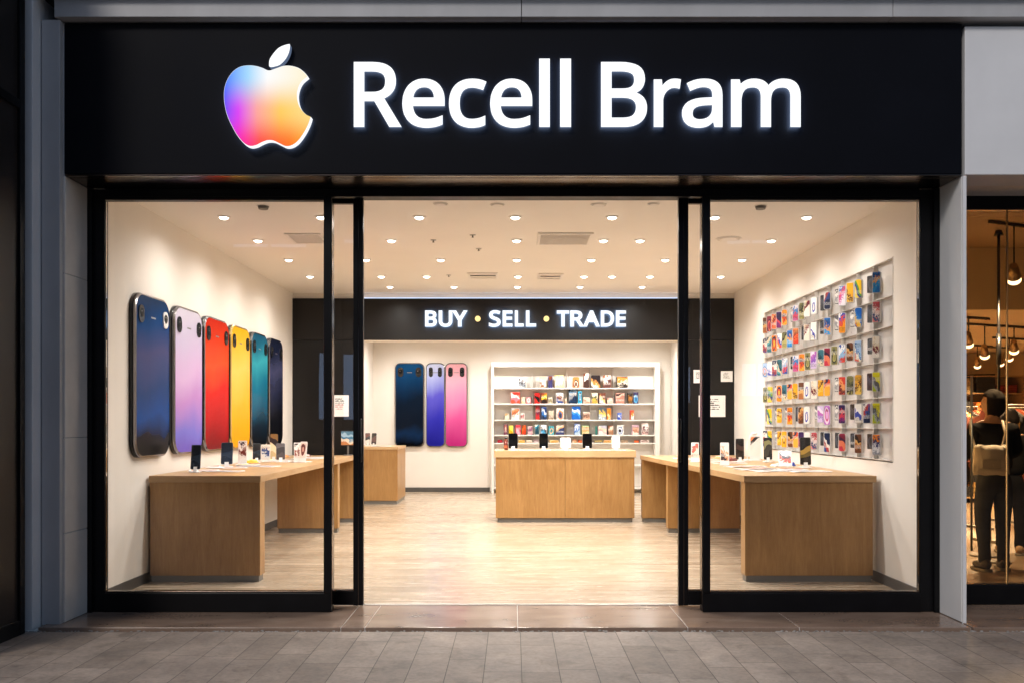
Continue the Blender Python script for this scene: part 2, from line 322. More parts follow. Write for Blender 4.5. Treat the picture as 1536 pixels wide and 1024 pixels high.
def mesh_obj(name, me, mats, parent=None, loc=(0,0,0)):
    me.materials.clear()
    for m in (mats if isinstance(mats, (list, tuple)) else [mats]): me.materials.append(m)
    me.name = name; o = bpy.data.objects.new(name, me); COL.objects.link(o); o.location = loc
    if parent is not None: o.parent = parent
    return o

def lit_obj(name, me, face, side, parent, loc):
    """channel letter: plain lit face, faintly glowing sides, bright back added to imitate a bloom halo"""
    o = mesh_obj(name, me, [face, side, M["letter_wall"]], parent, loc)
    for p in me.polygons: p.material_index = 0 if p.normal.y < -.5 else (1 if p.normal.y > .5 else 2)
    return o
# ------------------------------------------------------------------ materials
M = {}
M['wall'] = paint('cream_wall_paint', (.82, .775, .715), .6, var=.025, scale=1.5, bump=.03)
M['ceil'] = paint('ceiling_paint', (.86, .83, .79), .7, var=.03, scale=.8)
M['white'] = paint('white_lacquer', (.8, .77, .73), .35, var=.02)
M['base'] = paint('grey_skirting', (.085, .08, .075), .45)
M['blackframe'] = paint('black_powder_coat', (.004, .004, .005), .36, var=.2, spec=.2)
M['blackgloss'] = paint('black_board', (.008, .007, .0065), .38, var=.25, scale=2, spec=.25)
M['fascia'] = paint('fascia_black', (.0026, .0032, .0062), .6, var=.25, scale=1.2, spec=.1)
M['bronze'] = paint('dark_bronze_soffit', (.12, .095, .08), .2, metal=1, var=.08, stretch=(.6, 4, 1))
M['steel'] = paint('grey_blue_cladding', (.46, .465, .48), .5, var=.12, scale=2.2, stretch=(1, 1, .4), bump=.03)
M['steelpale'] = paint('pale_grey_cladding', (.74, .745, .76), .5, var=.06, scale=1.6, bump=.02)
M['whitewall'] = paint('white_cladding', (.82, .82, .82), .45, var=.05, scale=2, stretch=(1, 1, .5), bump=.02)
M['stone'] = paint('grey_stone_panel', (.74, .69, .64), .55, var=.08, scale=3.5, bump=.06)
M['darkclad'] = paint('dark_cladding', (.016, .016, .018), .38, var=.2, scale=2)
M['darkglass'] = paint('dark_brown_glass', (.022, .018, .016), .4, var=.3, scale=1.3, spec=.3)
M['alu'] = paint('brushed_metal', (.55, .53, .5), .35, metal=1, var=.08, stretch=(1, 12, 12))
M['plinth'] = paint('grey_plinth', (.17, .16, .145), .45)
M['plastic_w'] = paint('white_plastic', (.8, .79, .77), .3, var=.02)
M['plastic_k'] = paint('black_plastic', (.012, .012, .014), .25, var=.2, coat=.3)
M['slate'] = paint('slate_phone_back', (.045, .06, .085), .3, var=.25, scale=20, coat=.3)
M['grey'] = paint('grey_metal', (.2, .19, .18), .4, metal=.6)
M['paper'] = paint('white_paper', (.84, .83, .81), .6, var=.02)
M['ink'] = paint('dark_ink', (.03, .03, .035), .6)
M['inkred'] = paint('red_ink', (.45, .07, .06), .6)
M['clear'] = pane_glass('clear_window_pane')
M['dim'] = pane_glass('tinted_window_pane', (.58, .55, .51))
M['acry'] = paint('frosted_acrylic', (.56, .535, .51), .3, var=.14, scale=5, stretch=(1, 1, .5), coat=.3)
M['acryl'] = paint('acrylic_ledge', (.7, .67, .62), .25, var=.04, coat=.4)
M['led'] = glow('lamp_face', (1, .9, .74), 14)
M['sign'] = glow('sign_letter_face', (.97, .985, 1), 1.25); M['sign_halo'] = glow('sign_letter_back', (.55, .72, 1), SIGN_BACK); M['letter_wall'] = glow('letter_side_wall', (.45, .62, 1), .22)  # glowing letter backs and walls are added to imitate bloom round the lettering
M['sign_in'] = glow('board_letter_face', (.95, .975, 1), 1.3); M['sign_in_halo'] = glow('board_letter_back', (.35, .58, 1), SIGN_BACK * 2.6)
M['sign_dot'] = glow('board_dot_light', (1, .74, .3), 1.5)
M['warm'] = glow('warm_lamp', (1, .72, .36), 14)

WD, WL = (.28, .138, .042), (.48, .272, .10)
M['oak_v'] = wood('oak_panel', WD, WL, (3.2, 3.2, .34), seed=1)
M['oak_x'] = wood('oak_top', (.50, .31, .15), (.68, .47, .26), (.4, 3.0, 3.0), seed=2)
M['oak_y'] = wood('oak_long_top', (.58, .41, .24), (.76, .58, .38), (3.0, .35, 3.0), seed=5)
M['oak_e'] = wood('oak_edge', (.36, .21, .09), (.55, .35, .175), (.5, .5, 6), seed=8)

def floor_mat():
    t = NT('pale_plank_floor'); v = t.coords('Object')
    br = t.n('ShaderNodeTexBrick'); t.l(v, br.inputs['Vector'])
    br.offset = .37; br.offset_frequency = 2
    br.inputs['Scale'].default_value = 1; br.inputs['Brick Width'].default_value = 1.5; br.inputs['Row Height'].default_value = .19
    br.inputs['Mortar Size'].default_value = .001; br.inputs['Mortar Smooth'].default_value = .3; br.inputs['Bias'].default_value = 0
    br.inputs['Color1'].default_value = (.385, .305, .22, 1); br.inputs['Color2'].default_value = (.475, .385, .285, 1); br.inputs['Mortar'].default_value = (.34, .27, .2, 1)
    n = t.noise(t.coords('Object', (.55, 5, 1)), 2.6, 7, .62, 1.1); n2 = t.noise(t.coords('Object', (.8, 6, 1), (4, 1, 0)), 9, 4, .7)
    c = t.ramp(n, [(.24, (.72, .67, .61)), (.47, (.95, .935, .92)), (.75, (1.08, 1.07, 1.06))])
    c = t.mix(1.0, br.outputs[0], c, 'MULTIPLY')
    kn = t.ramp(t.noise(t.coords('Object', (1.1, 4.2, 1), (9, 2, 0)), 4.2, 3, .55, 1.4), [(0, (1, 1, 1)), (.63, (1, 1, 1)), (.72, (.58, .5, .42))])
    c = t.mix(.8, c, kn, 'MULTIPLY')
    b = t.bsdf(.3, 0, .45); t.l(c, b.inputs['Base Color'])
    t.l(t.math('MULTIPLY_ADD', n, .35, .08), b.inputs['Roughness'])
    t.bump(n2, b, .03, .003); return t.m
M['floor'] = floor_mat()

def paving_mat():
    t = NT('stone_paving'); tc = t.n('ShaderNodeTexCoord'); sx = t.n('ShaderNodeSeparateXYZ'); t.l(tc.outputs['Object'], sx.inputs[0])
    W = .2145
    row = t.math('FLOOR', t.math('DIVIDE', t.math('SUBTRACT', sx.outputs[0], .047), W))
    wn = t.n('ShaderNodeTexWhiteNoise', noise_dimensions='1D'); t.l(row, wn.inputs['W'])
    yy = t.math('ADD', sx.outputs[1], t.math('MULTIPLY', wn.outputs[0], 3.0))
    cb = t.n('ShaderNodeCombineXYZ'); t.l(yy, cb.inputs[0]); t.l(t.math('SUBTRACT', sx.outputs[0], .047), cb.inputs[1])
    br = t.n('ShaderNodeTexBrick'); t.l(cb.outputs[0], br.inputs['Vector']); br.offset = 0; br.squash = 1
    br.inputs['Scale'].default_value = 1; br.inputs['Brick Width'].default_value = .62; br.inputs['Row Height'].default_value = W
    br.inputs['Mortar Size'].default_value = .0026; br.inputs['Mortar Smooth'].default_value = .4; br.inputs['Bias'].default_value = 0
    br.inputs['Color1'].default_value = (.245, .203, .17, 1); br.inputs['Color2'].default_value = (.345, .29, .248, 1); br.inputs['Mortar'].default_value = (.075, .062, .053, 1)
    v = t.coords('Object'); n = t.noise(v, 3.2, 6, .65, .3); n2 = t.noise(v, 34, 5, .7)
    c = t.mix(1.0, br.outputs[0], t.ramp(n, [(.3, (.66, .65, .65)), (.68, (1.16, 1.13, 1.1))]), 'MULTIPLY')
    c = t.mix(1.0, c, t.ramp(n2, [(.32, (.8, .8, .8)), (.6, (1.04, 1.04, 1.04))]), 'MULTIPLY')
    st = t.ramp(t.noise(t.coords('Object', (1, 1, 1), (7, 7, 0)), 5.5, 5, .6, .8), [(0, (1, 1, 1)), (.56, (1, 1, 1)), (.7, (.62, .6, .58))])
    c = t.mix(.7, c, st, 'MULTIPLY')
    b = t.bsdf(.6, 0, .3); t.l(c, b.inputs['Base Color']); t.l(t.math('MULTIPLY_ADD', n, .3, .48), b.inputs['Roughness'])
    h = t.math('ADD', t.math('MULTIPLY', br.outputs['Fac'], -1.0), t.math('MULTIPLY', n2, .22))
    t.bump(h, b, .5, .006); return t.m
M['paving'] = paving_mat()

def granite_mat():
    t = NT('polished_brown_stone'); v = t.coords('Object', (1, 2.2, 1)); n = t.noise(v, 2.2, 6, .55, .5); n2 = t.noise(t.coords(), 60, 3, .6)
    c = t.ramp(t.math('ADD', t.math('MULTIPLY', n, .8), t.math('MULTIPLY', n2, .2)), [(.2, (.15, .098, .07)), (.5, (.25, .172, .128)), (.85, (.36, .262, .2))])
    b = t.bsdf(.2, 0, .6); t.l(c, b.inputs['Base Color']); t.l(t.math('MULTIPLY_ADD', n, .16, .12), b.inputs['Roughness']); t.bump(n2, b, .03, .002); return t.m
M['granite'] = granite_mat()

# ------------------------------------------------------------------ camera, sky, sun
cam = bpy.data.cameras.new('camera'); co = bpy.data.objects.new('camera', cam); COL.objects.link(co)
cam.sensor_width = 36; cam.lens = F / 1536 * 36; cam.shift_x = -(CX - 768) / 1536; cam.shift_y = (CY - 512) / 1536
cam.clip_end = 500; cam.clip_start = .05
co.location = (0, 0, CZ); co.rotation_euler = (R(90), 0, 0); SC.camera = co

w = bpy.data.worlds.new('World'); SC.world = w; w.use_nodes = True
bg = w.node_tree.nodes['Background']; sky = w.node_tree.nodes.new('ShaderNodeTexSky'); sky.sky_type = 'NISHITA'
sky.sun_disc = False; sky.sun_elevation = R(SUN_EL); sky.sun_rotation = R(SUN_ROT); sky.altitude = 50
w.node_tree.links.new(sky.outputs[0], bg.inputs[0]); bg.inputs[1].default_value = SKY
sl = bpy.data.lights.new('sun', 'SUN'); sl.energy = SUN_E; sl.angle = R(12); sl.color = (1, .93, .86)
so = bpy.data.objects.new('sun', sl); COL.objects.link(so); so.location = (2, -20, 20)
# light travels from the sun at azimuth SUN_ROT (clockwise from +y), elevation SUN_EL
dv = -Vector((math.sin(R(SUN_ROT)) * math.cos(R(SUN_EL)), math.cos(R(SUN_ROT)) * math.cos(R(SUN_EL)), math.sin(R(SUN_EL))))
so.rotation_euler = dv.to_track_quat('-Z', 'Y').to_euler()

# ------------------------------------------------------------------ setting
mb = MB(); mb.box(-60, 60, -90, 6.06, -.4, -.02); struct('pavement', mb, M['paving'])
mb = MB(); mb.box(-60, 60, 6.06, 24, -.4, -.06); struct('ground', mb, M['plinth'])
mb = MB()
xs = [-3.24, -1.176, -1.012, .03, 1.19, 1.95, 3.12]
for a, b in zip(xs, xs[1:]): mb.box(a + .002, b - .002, 6.1, 6.842, -.2, 0, bev=.004)
struct('threshold', mb, M['granite'])
mb = MB(); mb.box(-3.24, 3.12, 6.104, 6.842, -.2, -.004); struct('threshold_joint_line', mb, M['stone'])
mb = MB(); mb.box(3.135, 14, 6.1, 6.86, -.2, 0, bev=.004); struct('shop_step', mb, M['granite'])
mb = MB(); mb.box(-1.14, 1.25, 6.845, 6.872, -.1, .006, bev=.002); struct('metal_threshold_strip', mb, M['alu'])
# crumbs of grit in the gap along the step
mb = MB()
for i in range(420):
    x = random.uniform(-3.6, 5); r = random.uniform(.003, .009)
    mb.sphere((x, random.gauss(6.066, .012), -.022 + r * .3), r, 0, (random.uniform(.8, 1.8), 1, .6), 6)
o = struct('grit', mb, paint('pale_grit', (.3, .28, .26), .8, var=.4, scale=40), 'stuff')
mb = MB(); mb.box(-3.2, 3.2, 6.872, 18.3, -.2, 0); struct('floor', mb, M['floor'])
mb = MB(); mb.box(-3.198, -1.14, 6.842, 6.872, -.2, -.001).box(1.25, 3.198, 6.842, 6.872, -.2, -.001); struct('floor_edge_strip', mb, M['plinth'])
CEIL = 3.256
mb = MB(); mb.box(-3.4, 3.4, 6.75, 13.28, CEIL, CEIL + .15); struct('ceiling', mb, M['ceil'])
mb = MB(); mb.box(-3.32, -3.2, 6.68, 13.0, 0, CEIL); struct('left_wall', mb, M['wall'])
mb = MB(); mb.box(3.2, 3.29, 6.68, 7.54, 0, CEIL).box(3.2, 3.29, 11.4, 13.0, 0, CEIL).box(3.2, 3.29, 7.54, 11.4, 0, 1.055).box(3.2, 3.29, 7.54, 11.4, 2.79, CEIL).box(3.25, 3.29, 7.54, 11.4, 1.055, 2.79); struct('right_wall', mb, M['wall'])
mb = MB(); mb.box(-3.32, 3.29, 13.0, 13.28, 2.6, CEIL - .001); mb.box(-3.32, -2.26, 13.0, 13.28, 0, 2.6); mb.box(2.45, 3.29, 13.0, 13.28, 0, 2.6)
struct('partition_wall', mb, M['wall'])
mb = MB(); mb.box(-2.9, -2.8, 13.28, 18.0, 0, 3.1); struct('alcove_left_wall', mb, M['wall'])
mb = MB(); mb.box(3.14, 3.24, 13.28, 18.0, 0, 3.1); struct('alcove_right_wall', mb, M['wall'])
mb = MB(); mb.box(-2.9, 3.24, 17.9, 18.0, 0, 3.1); struct('back_wall', mb, M['wall'])
mb = MB(); mb.box(-2.9, 3.24, 13.28, 18.0, 3.1, 3.2); struct('alcove_ceiling', mb, M['ceil'])
mb = MB()
mb.box(-3.198, -3.184, 6.7, 12.95, 0, .085).box(3.184, 3.198, 6.7, 12.95, 0, .085)
mb.box(-2.798, -.47, 17.884, 17.898, 0, .09).box(2.93, 3.138, 17.884, 17.898, 0, .09).box(3.126, 3.138, 13.3, 17.88, 0, .09).box(-2.798, -2.786, 13.3, 17.88, 0, .09)
struct('baseboard', mb, M['base'])
# wall above the shop front that carries the sign, and the roof slab edge
mb = MB(); mb.box(-3.6, 3.6, 6.62, 6.75, 3.13, 4.6); mb.box(-3.6, 3.6, 6.75, 7.2, CEIL + .16, 4.6); struct('front_wall', mb, M['darkclad'])

# top beam, stone pillars, cladding
t = thing('metal_beam', 'long grey metal beam running above the black shop sign', 'beam', (0, 6.2, 4.19))
mb = MB()
for a, b in ((-3.17, .055), (.059, 2.62), (2.624, 9.0)): mb.box(a, b, -.02, .3, 0.0, .15, bev=.004)
mb.build('fascia_strip', M['steel'], t)
mb = MB(); mb.box(-3.6, 9, -.1, .4, .152, .42, bev=.004); mb.build('top_flashing', M['darkclad'], t)
t = thing('stone_pillar', 'grey pillar of stone panels and metal edge strips between black sign and dark column', 'pillar', (-3.2, 6.2, -.02))
mb = MB(); mb.box(-.06, .064, .05, .39, 0.01, 4.2, bev=.003); mb.build('pillar_core', M['steel'], t)
mb = MB(); mb.box(-.155, -.075, -.1, .3, 0, 4.6, bev=.006); mb.build('edge_strip', M['steelpale'], t)
mb = MB(); mb.box(-.068, .06, -.0, .048, 0.012, 4.2, bev=.004); mb.build('edge_strip', M['steel'], t)
for za, zb in ((.022, .635), (.645, 1.305), (1.311, 2.45), (2.456, 3.13)):
    mb = MB(); mb.box(.05, .072, .0495, .398, za, zb, bev=.003); mb.build('stone_panel', M['stone'], t)
t = thing('clad_column', 'black metal and brown glass column at the edge beside the grey pillar', 'column', (-3.36, 5.6, -.02))
mb = MB(); mb.box(-.8, .05, -.4, .42, 0, 5.0, bev=.004); mb.build('column_core', M['darkclad'], t)
mb = MB(); mb.box(.05, .078, .36, .42, 0, 5.0, bev=.003).box(.05, .078, -.01, .05, 0, 5, bev=.003).box(.05, .076, .05, .36, 0.0, .1, bev=.003).box(.05, .076, .05, .36, 3.5, 3.56, bev=.003); mb.build('metal_frame', M['blackframe'], t)
mb = MB(); mb.box(.05, .06, .052, .358, .1, 3.5); mb.build('glass_panel', M['darkglass'], t)
mb = MB(); mb.box(.05, .06, .052, .358, 3.56, 4.9); mb.build('glass_panel', M['darkglass'], t)
mb = MB(); mb.box(.05, .1, -.39, -.04, 0, 5.0, bev=.004); mb.build('front_panel', M['darkclad'], t)
t = thing('white_pillar', 'tall white cladding panel standing between the two shop fronts', 'pillar', (3.14, 6.25, -.02))
mb = MB(); mb.box(-.008, .016, .005, .55, .02, 3.13, bev=.003); mb.build('side_panel', M['whitewall'], t)
mb = MB(); mb.box(-.006, .018, -.012, .004, .0, 3.13, bev=.002); mb.build('edge_trim', M['steelpale'], t)
t = thing('shop_fascia', 'blank pale grey fascia panel over the neighbouring shop', 'fascia', (3.15, 6.25, 3.12))
mb = MB(); mb.box(.003, 5.5, 0, .3, 0.0, 1.035, bev=.004); mb.build('fascia_panel', M['steelpale'], t)
mb = MB(); mb.box(.003, 5.5, .3, .75, 0.003, .12); mb.build('soffit', M['stone'], t)

# ------------------------------------------------------------------ shop sign
ds = 6.25
t = thing('shop_sign', 'big black fascia sign with white lit lettering and a rainbow bitten fruit emblem', 'sign', (0, ds, 3.113))
mb = MB(); mb.box(px_x(96, ds), px_x(1443, ds), 0, .34, 0.012, 1.061, bev=.006); mb.build('fascia_box', M['fascia'], t)
mb = MB(); mb.box(px_x(97, ds), px_x(1442, ds), .003, .052, 0, .011, bev=.002).box(px_x(97, ds), px_x(1442, ds), .066, .36, 0, .011, bev=.002); mb.build('soffit', M['bronze'], t)
def sgn(px): return px_x(px, ds - .06)
def sgz(py): return px_z(py, ds - .06) - 3.113
for ch, a, b, top, bot in (('R',22,180,48,263),('e',182,322,103,266),('c',336,460,103,266),('e',472,611,103,266),('l',634,669,37,263),('l',703,739,37,263),
                           ('B',838,990,48,263),('r',1012,1102,103,263),('a',1105,1239,103,266),('m',1267,1497,103,263)):
    me = letter_mesh(ch, sgn(520 + a * .4557), sgn(520 + b * .4557), sgz(70 + bot * .4557), sgz(70 + top * .4557), .024, 0)
    lit_obj('letter', me, M['sign'], M['sign_halo'], t, (0, -.044, 0))
em = [(450,305),(400,285),(350,270),(290,264),(220,275),(160,315),(115,380),(92,450),(88,520),(95,590),(115,670),(150,750),(195,830),(245,890),(295,918),(345,912),(390,890),(440,872),(490,875),(540,898),(590,920),(640,912),(690,875),(740,805),(775,735),(792,682),(750,660),(710,615),(688,565),(680,500),(692,440),(720,390),(765,352),(735,318),(690,285),(630,268),(570,268),(510,288)]
lf = [(445,262),(448,212),(475,165),(520,115),(570,90),(612,80),(617,97),(608,150),(580,205),(535,250),(490,266),(460,270)]
def conv(p): return [(sgn(320 + x * .1856), sgz(50 + y * .1856)) for x, y in p]
def face_mat():
    tt = NT('emblem_face'); tc = tt.n('ShaderNodeTexCoord'); s = tt.n('ShaderNodeSeparateXYZ'); tt.l(tc.outputs['Object'], s.inputs[0])
    q0, q1 = conv([(88, 918), (792, 264)])
    x = tt.math('DIVIDE', tt.math('SUBTRACT', s.outputs[0], q0[0]), q1[0] - q0[0]); z = tt.math('DIVIDE', tt.math('SUBTRACT', s.outputs[2], q0[1]), q1[1] - q0[1])
    top = tt.ramp(x, [(0, '#3f7dff'), (.28, '#a9dcff'), (.5, '#ffffff'), (1, '#fff3cf')])
    mid = tt.ramp(x, [(0, '#6a52ff'), (.17, '#dd4cf5'), (.38, '#ffa9a2'), (.65, '#ffcf66'), (1, '#ffe191')])
    bot = tt.ramp(x, [(0, '#e020e8'), (.22, '#ff2fa0'), (.42, '#ff5148'), (.75, '#ff7a2c'), (1, '#ffb032')])
    a = tt.n('ShaderNodeMapRange', interpolation_type='SMOOTHSTEP'); a.inputs[1].default_value = .42; a.inputs[2].default_value = .88; tt.l(z, a.inputs[0])
    b = tt.n('ShaderNodeMapRange', interpolation_type='SMOOTHSTEP'); b.inputs[1].default_value = .0; b.inputs[2].default_value = .45; tt.l(z, b.inputs[0])
    c = tt.mix(b.outputs[0], bot, mid); c = tt.mix(a.outputs[0], c, top)
    e = tt.n('ShaderNodeEmission'); e.inputs[1].default_value = 1.0; tt.l(c, e.inputs[0]); tt.l(e.outputs[0], tt.out.inputs[0]); return tt.m
me = curve_mesh([conv(smooth_poly(em, {25, 32}))], .05, .003); eb = mesh_obj('emblem', me, [glow('emblem_side_light', (.95, .97, 1), 1.1), M['sign_halo']], t, (0, -.066, 0))
for p in me.polygons: p.material_index = 1 if p.normal.y > .5 else 0
me = curve_mesh([conv(smooth_poly(em, {25, 32}))], .004, 0)
cxm = sgn(320 + 440 * .1856); czm = sgz(50 + 590 * .1856)
for v in me.vertices: v.co.x = cxm + (v.co.x - cxm) * .99; v.co.z = czm + (v.co.z - czm) * .99
mesh_obj('colour_face', me, face_mat(), eb, (0, -.0045, 0))
me = curve_mesh([conv(smooth_poly(lf, {0, 5}))], .05, .003); lit_obj('leaf', me, M['sign'], M['sign_halo'], t, (0, -.044, 0))

# ------------------------------------------------------------------ shop front: jambs, windows, sliding leaves
t = thing('shopfront_frame', 'black metal frame with side posts and head rail round the wide glass shop front', 'window frame', (0, 6.6, 0))
mb = MB(); mb.box(px_x(133, 6.6), px_x(157, 6.6), 0, .06, 0, 3.11, bev=.004); mb.box(px_x(133, 6.6), px_x(140, 6.6), -.03, -.001, 0, 3.11, bev=.003); mb.build('side_post', M['blackframe'], t)
mb = MB(); mb.box(px_x(1380, 6.6), px_x(1407, 6.6), 0, .06, 0, 3.11, bev=.004); mb.box(px_x(1399, 6.6), px_x(1407, 6.6), -.03, -.001, 0, 3.11, bev=.003); mb.build('side_post', M['blackframe'], t)
mb = MB(); mb.box(-3.01, 2.996, -.0, .06, 3.056, 3.112, bev=.004); mb.box(-3.01, 2.996, .061, .3, 3.1, 3.13, bev=.003); mb.build('head_rail', M['blackframe'], t)
mb = MB(); mb.box(-1.33, 1.385, .302, .34, 3.14, 3.25, bev=.003); mb.build('door_track', M['blackframe'], t)
def window_panel(x0, x1, stile, label):
    t = thing('window_panel', label, 'window', ((x0 + x1) / 2, 6.6, 0), 0, 'fixed glass panels of the shop front')
    a, b = x0 - (x0 + x1) / 2, x1 - (x0 + x1) / 2
    mb = MB(); mb.box(a, b, -.02, .07, 0.002, .142, bev=.003)
    sa, sb = (b - .056, b) if stile > 0 else (a, a + .056)
    mb.box(sa, sb, -.03, .075, .143, 3.054, bev=.004)
    mb.box(a + (.056 if stile < 0 else 0), b - (.056 if stile > 0 else 0), 0.0, .06, 3.03, 3.054)
    mb.build('frame', M['blackframe'], t)
    mb = MB(); mb.box(a + (.058 if stile < 0 else .001), b - (.058 if stile > 0 else .001), -.0, .05, .1425, .152, bev=.002)
    mb.box(sb + .001 if stile > 0 else sa - .004, sb + .004 if stile > 0 else sa - .001, -.02, .06, .05, 3.05); mb.build('bead', M['bronze'], t)
    mb = MB(); mb.box(a + (.056 if stile < 0 else 0), b - (.056 if stile > 0 else 0), .022, .034, .152, 3.03); mb.build('glass', M['clear'], t)
window_panel(-3.01, px_x(498, 6.6), 1, 'tall fixed shop window beside the grey stone pillar, giant phone panels behind it')
window_panel(px_x(1053, 6.6), 2.996, -1, 'tall fixed shop window beside the white pillar, phone case wall behind it')
def door_leaf(x0, x1, lead, label):
    t = thing('sliding_door', label, 'door', ((x0 + x1) / 2, 6.78, 0), 0, 'sliding glass door leaves')
    a, b = x0 - (x0 + x1) / 2, x1 - (x0 + x1) / 2
    s0, s1 = (b - .075, b) if lead > 0 else (a, a + .075)
    r0, r1 = (a, a + .05) if lead > 0 else (b - .05, b)
    mb = MB(); mb.box(min(s0, s1), s0 + .036, 0, .05, 0.008, 3.118, bev=.003); mb.box(s0 + .043, s1, .006, .05, 0.008, 3.118, bev=.003)
    mb.box(r0, r1, 0, .05, .008, 3.118, bev=.003)
    m0, m1 = (r1, s0) if lead > 0 else (s1, r0)
    mb.box(m0, m1, 0.002, .048, .012, .118, bev=.003).box(m0, m1, 0.002, .048, 3.05, 3.118, bev=.003)
    mb.build('frame', M['blackframe'], t)
    mb = MB(); mb.box(s0 + .0365, s0 + .0425, .004, .05, .01, 3.118).box(m0, m1, .004, .046, .1185, .126); mb.build('metal_strip', M['bronze'], t)
    mb = MB(); mb.box(m0, m1, .02, .03, .126, 3.05); mb.build('glass', M['clear'], t)
    h0 = (s0 + s1) / 2 + (.025 if lead > 0 else -.025)
    mb = MB(); mb.tube([(h0, -.004, 1.1), (h0, -.03, 1.1), (h0, -.03, 1.42), (h0, -.004, 1.42)], .006); mb.build('handle', M['blackframe'], t)
door_leaf(-1.42, px_x(545.5, 6.81), 1, 'narrow sliding door leaf slid open beside the window with the giant phone panels')
door_leaf(px_x(1017, 6.81), 1.475, -1, 'narrow sliding door leaf slid open beside the window with the phone case wall')
# ------------------------------------------------------------------ black board with BUY SELL TRADE
DB = 12.96
t = thing('bulkhead_sign', 'black overhead board and side panels with lit white lettering inside the shop', 'sign', (0, DB, 0))
mb = MB(); mb.box(-3.198, 3.198, 0, .038, 2.578, 3.178, bev=.004); mb.build('header_board', M['blackgloss'], t)
mb = MB(); mb.box(-3.198, -2.235, 0.002, .038, 0, 2.576, bev=.003); mb.build('side_panel', M['blackgloss'], t)
mb = MB(); mb.box(2.425, 3.198, 0.002, .038, 0, 2.576, bev=.003); mb.build('side_panel', M['blackgloss'], t)
mb = MB(); mb.box(-2.258, 2.448, .039, .32, 2.578, 2.598).box(-2.258, -2.238, .039, .32, 0, 2.577).box(2.428, 2.448, .039, .32, 0, 2.577); mb.build('opening_lining', M['wall'], t)
mb = MB(); mb.box(-2.3, 2.5, .01, .03, 3.18, 3.186); mb.build('cove_light', glow('cove_strip_light', (.6, .74, 1), 2), t)
def bx(v): return px_x(620 + v * .22135, DB - .04)
def bz(v): return px_z(450 + v * .22135, DB - .04)
for ch, a, b in (('B',80,160),('U',172,265),('Y',262,368),('S',512,592),('E',605,672),('L',688,748),('L',763,832),('T',972,1056),('R',1063,1158),('A',1150,1264),('D',1270,1360),('E',1372,1440)):
    lit_obj('letter', letter_mesh(ch, bx(a), bx(b), bz(182 if ch not in 'US' else 184), bz(73 if ch != 'S' else 71), .018, 0, True), M['sign_in'], M['sign_in_halo'], t, (0, -.055, 0))
for v in (436.5, 902):
    mb = MB(); mb.cyl((bx(v), -.022, bz(127)), .04, .028, 'y', 24); mb.build('dot', M['sign_dot'], t)
def notice(x, z, w, h, label, seed, red):
    t = thing('paper_notice', label, 'notice', (x, DB - .002, z), 0, 'paper notices on the black side panels')
    mb = MB(); mb.box(-w / 2, w / 2, -.003, 0, -h / 2, h / 2); mb.build('sheet', M['paper'], t)
    rg = random.Random(seed); n = 6
    for k in range(n):       # scribbled, unreadable lines of print: one joined stroke each
        zz = h * (.3 - .55 * k / n); xx = -w * .3; top = []; bot = []
        end = w * rg.uniform(.05, .28)
        while xx < end:
            ww = w * rg.uniform(.02, .05); hh = h * rg.choice((.004, .02, .035, .05))
            top += [(xx, zz + hh), (xx + ww, zz + hh)]; bot += [(xx, zz), (xx + ww, zz - h * .002)]; xx += ww + .0006
        mb = MB(); mb.prism(top + bot[::-1], -.0036, -.0031, rg.choice((0, 0, 1)) if red else 0, 'xz')
        mb.build('text_line', [M['ink'], M['inkred']], t)
zc = lambda y: px_z(y, DB)
notice(px_x(510.5, DB), zc(608), .245, .31, 'white paper notice with small red print on the black panel behind the sliding door', 3, True)
notice(px_x(1049, DB), zc(564), .17, .19, 'small square white notice partly hidden by the door stile', 4, False)
notice(px_x(1090, DB), zc(564), .17, .155, 'small white notice with a round mark, beside the phone case wall', 5, False)
notice(px_x(1068, DB), zc(608.5), .385, .31, 'large white notice below the two small ones on the black panel', 6, False)

# ------------------------------------------------------------------ ceiling lights
def downlight(px, py, z=CEIL, e=LIGHT_E, name='ceiling_downlight', label=None, d=None, ang=168):
    D = d if d else depth_on(py, z); x = px_x(px, D)
    t = thing(name, label, 'ceiling light', (x, D, z), 0, 'round recessed ceiling downlights')
    mb = MB(); mb.ring((0, 0, -.0005), .047, .064, .005); mb.build('trim_ring', M['white'], t)
    mb = MB(); mb.ring((0, 0, -.001), .042, .0465, .012); mb.build('gimbal', M['grey'], t)
    mb = MB(); mb.sphere((0, 0, -.008), .0415, 0, (1, 1, .5), 20); mb.build('lamp_lens', M['led'], t)
    lamp_spot('lamp', (x, D, z - .06), e * (.6 if abs(x) > 2.3 else 1), LIGHT_C, ang, 1.0, .045)
rows = {325: [336, 482, 629, 773, 918, 1072, 1210], 360: [387, 587, 775, 905, 960, 1157], 389: [433, 549, 661, 775, 887, 998, 1113],
        414: [465, 572, 640, 777, 876, 918, 975, 1081], 429.5: [585, 681, 776, 870, 963]}
ROWN = {325: 'row by the shop window', 360: 'second row from the window', 389: 'third row from the window', 414: 'fourth row from the window', 429.5: 'row next to the black board'}
NTH = ['first', 'second', 'third', 'fourth', 'fifth', 'sixth', 'seventh', 'eighth']
for py, pxs in rows.items():
    for i, px in enumerate(pxs):
        downlight(px, py, label='lit ceiling downlight, %s from the giant phones in the %s' % (NTH[i], ROWN[py]), ang=168)
for i, (x, y) in enumerate(((-1.9, 16.8), (-.2, 16.8), (1.2, 16.8), (2.5, 16.8), (-1.2, 14.6), (.4, 14.6), (1.9, 14.6))):
    l = lamp_spot('alcove_lamp', (x, y, 3.06), ALC_E, LIGHT_C, 168, 1.0, .05)
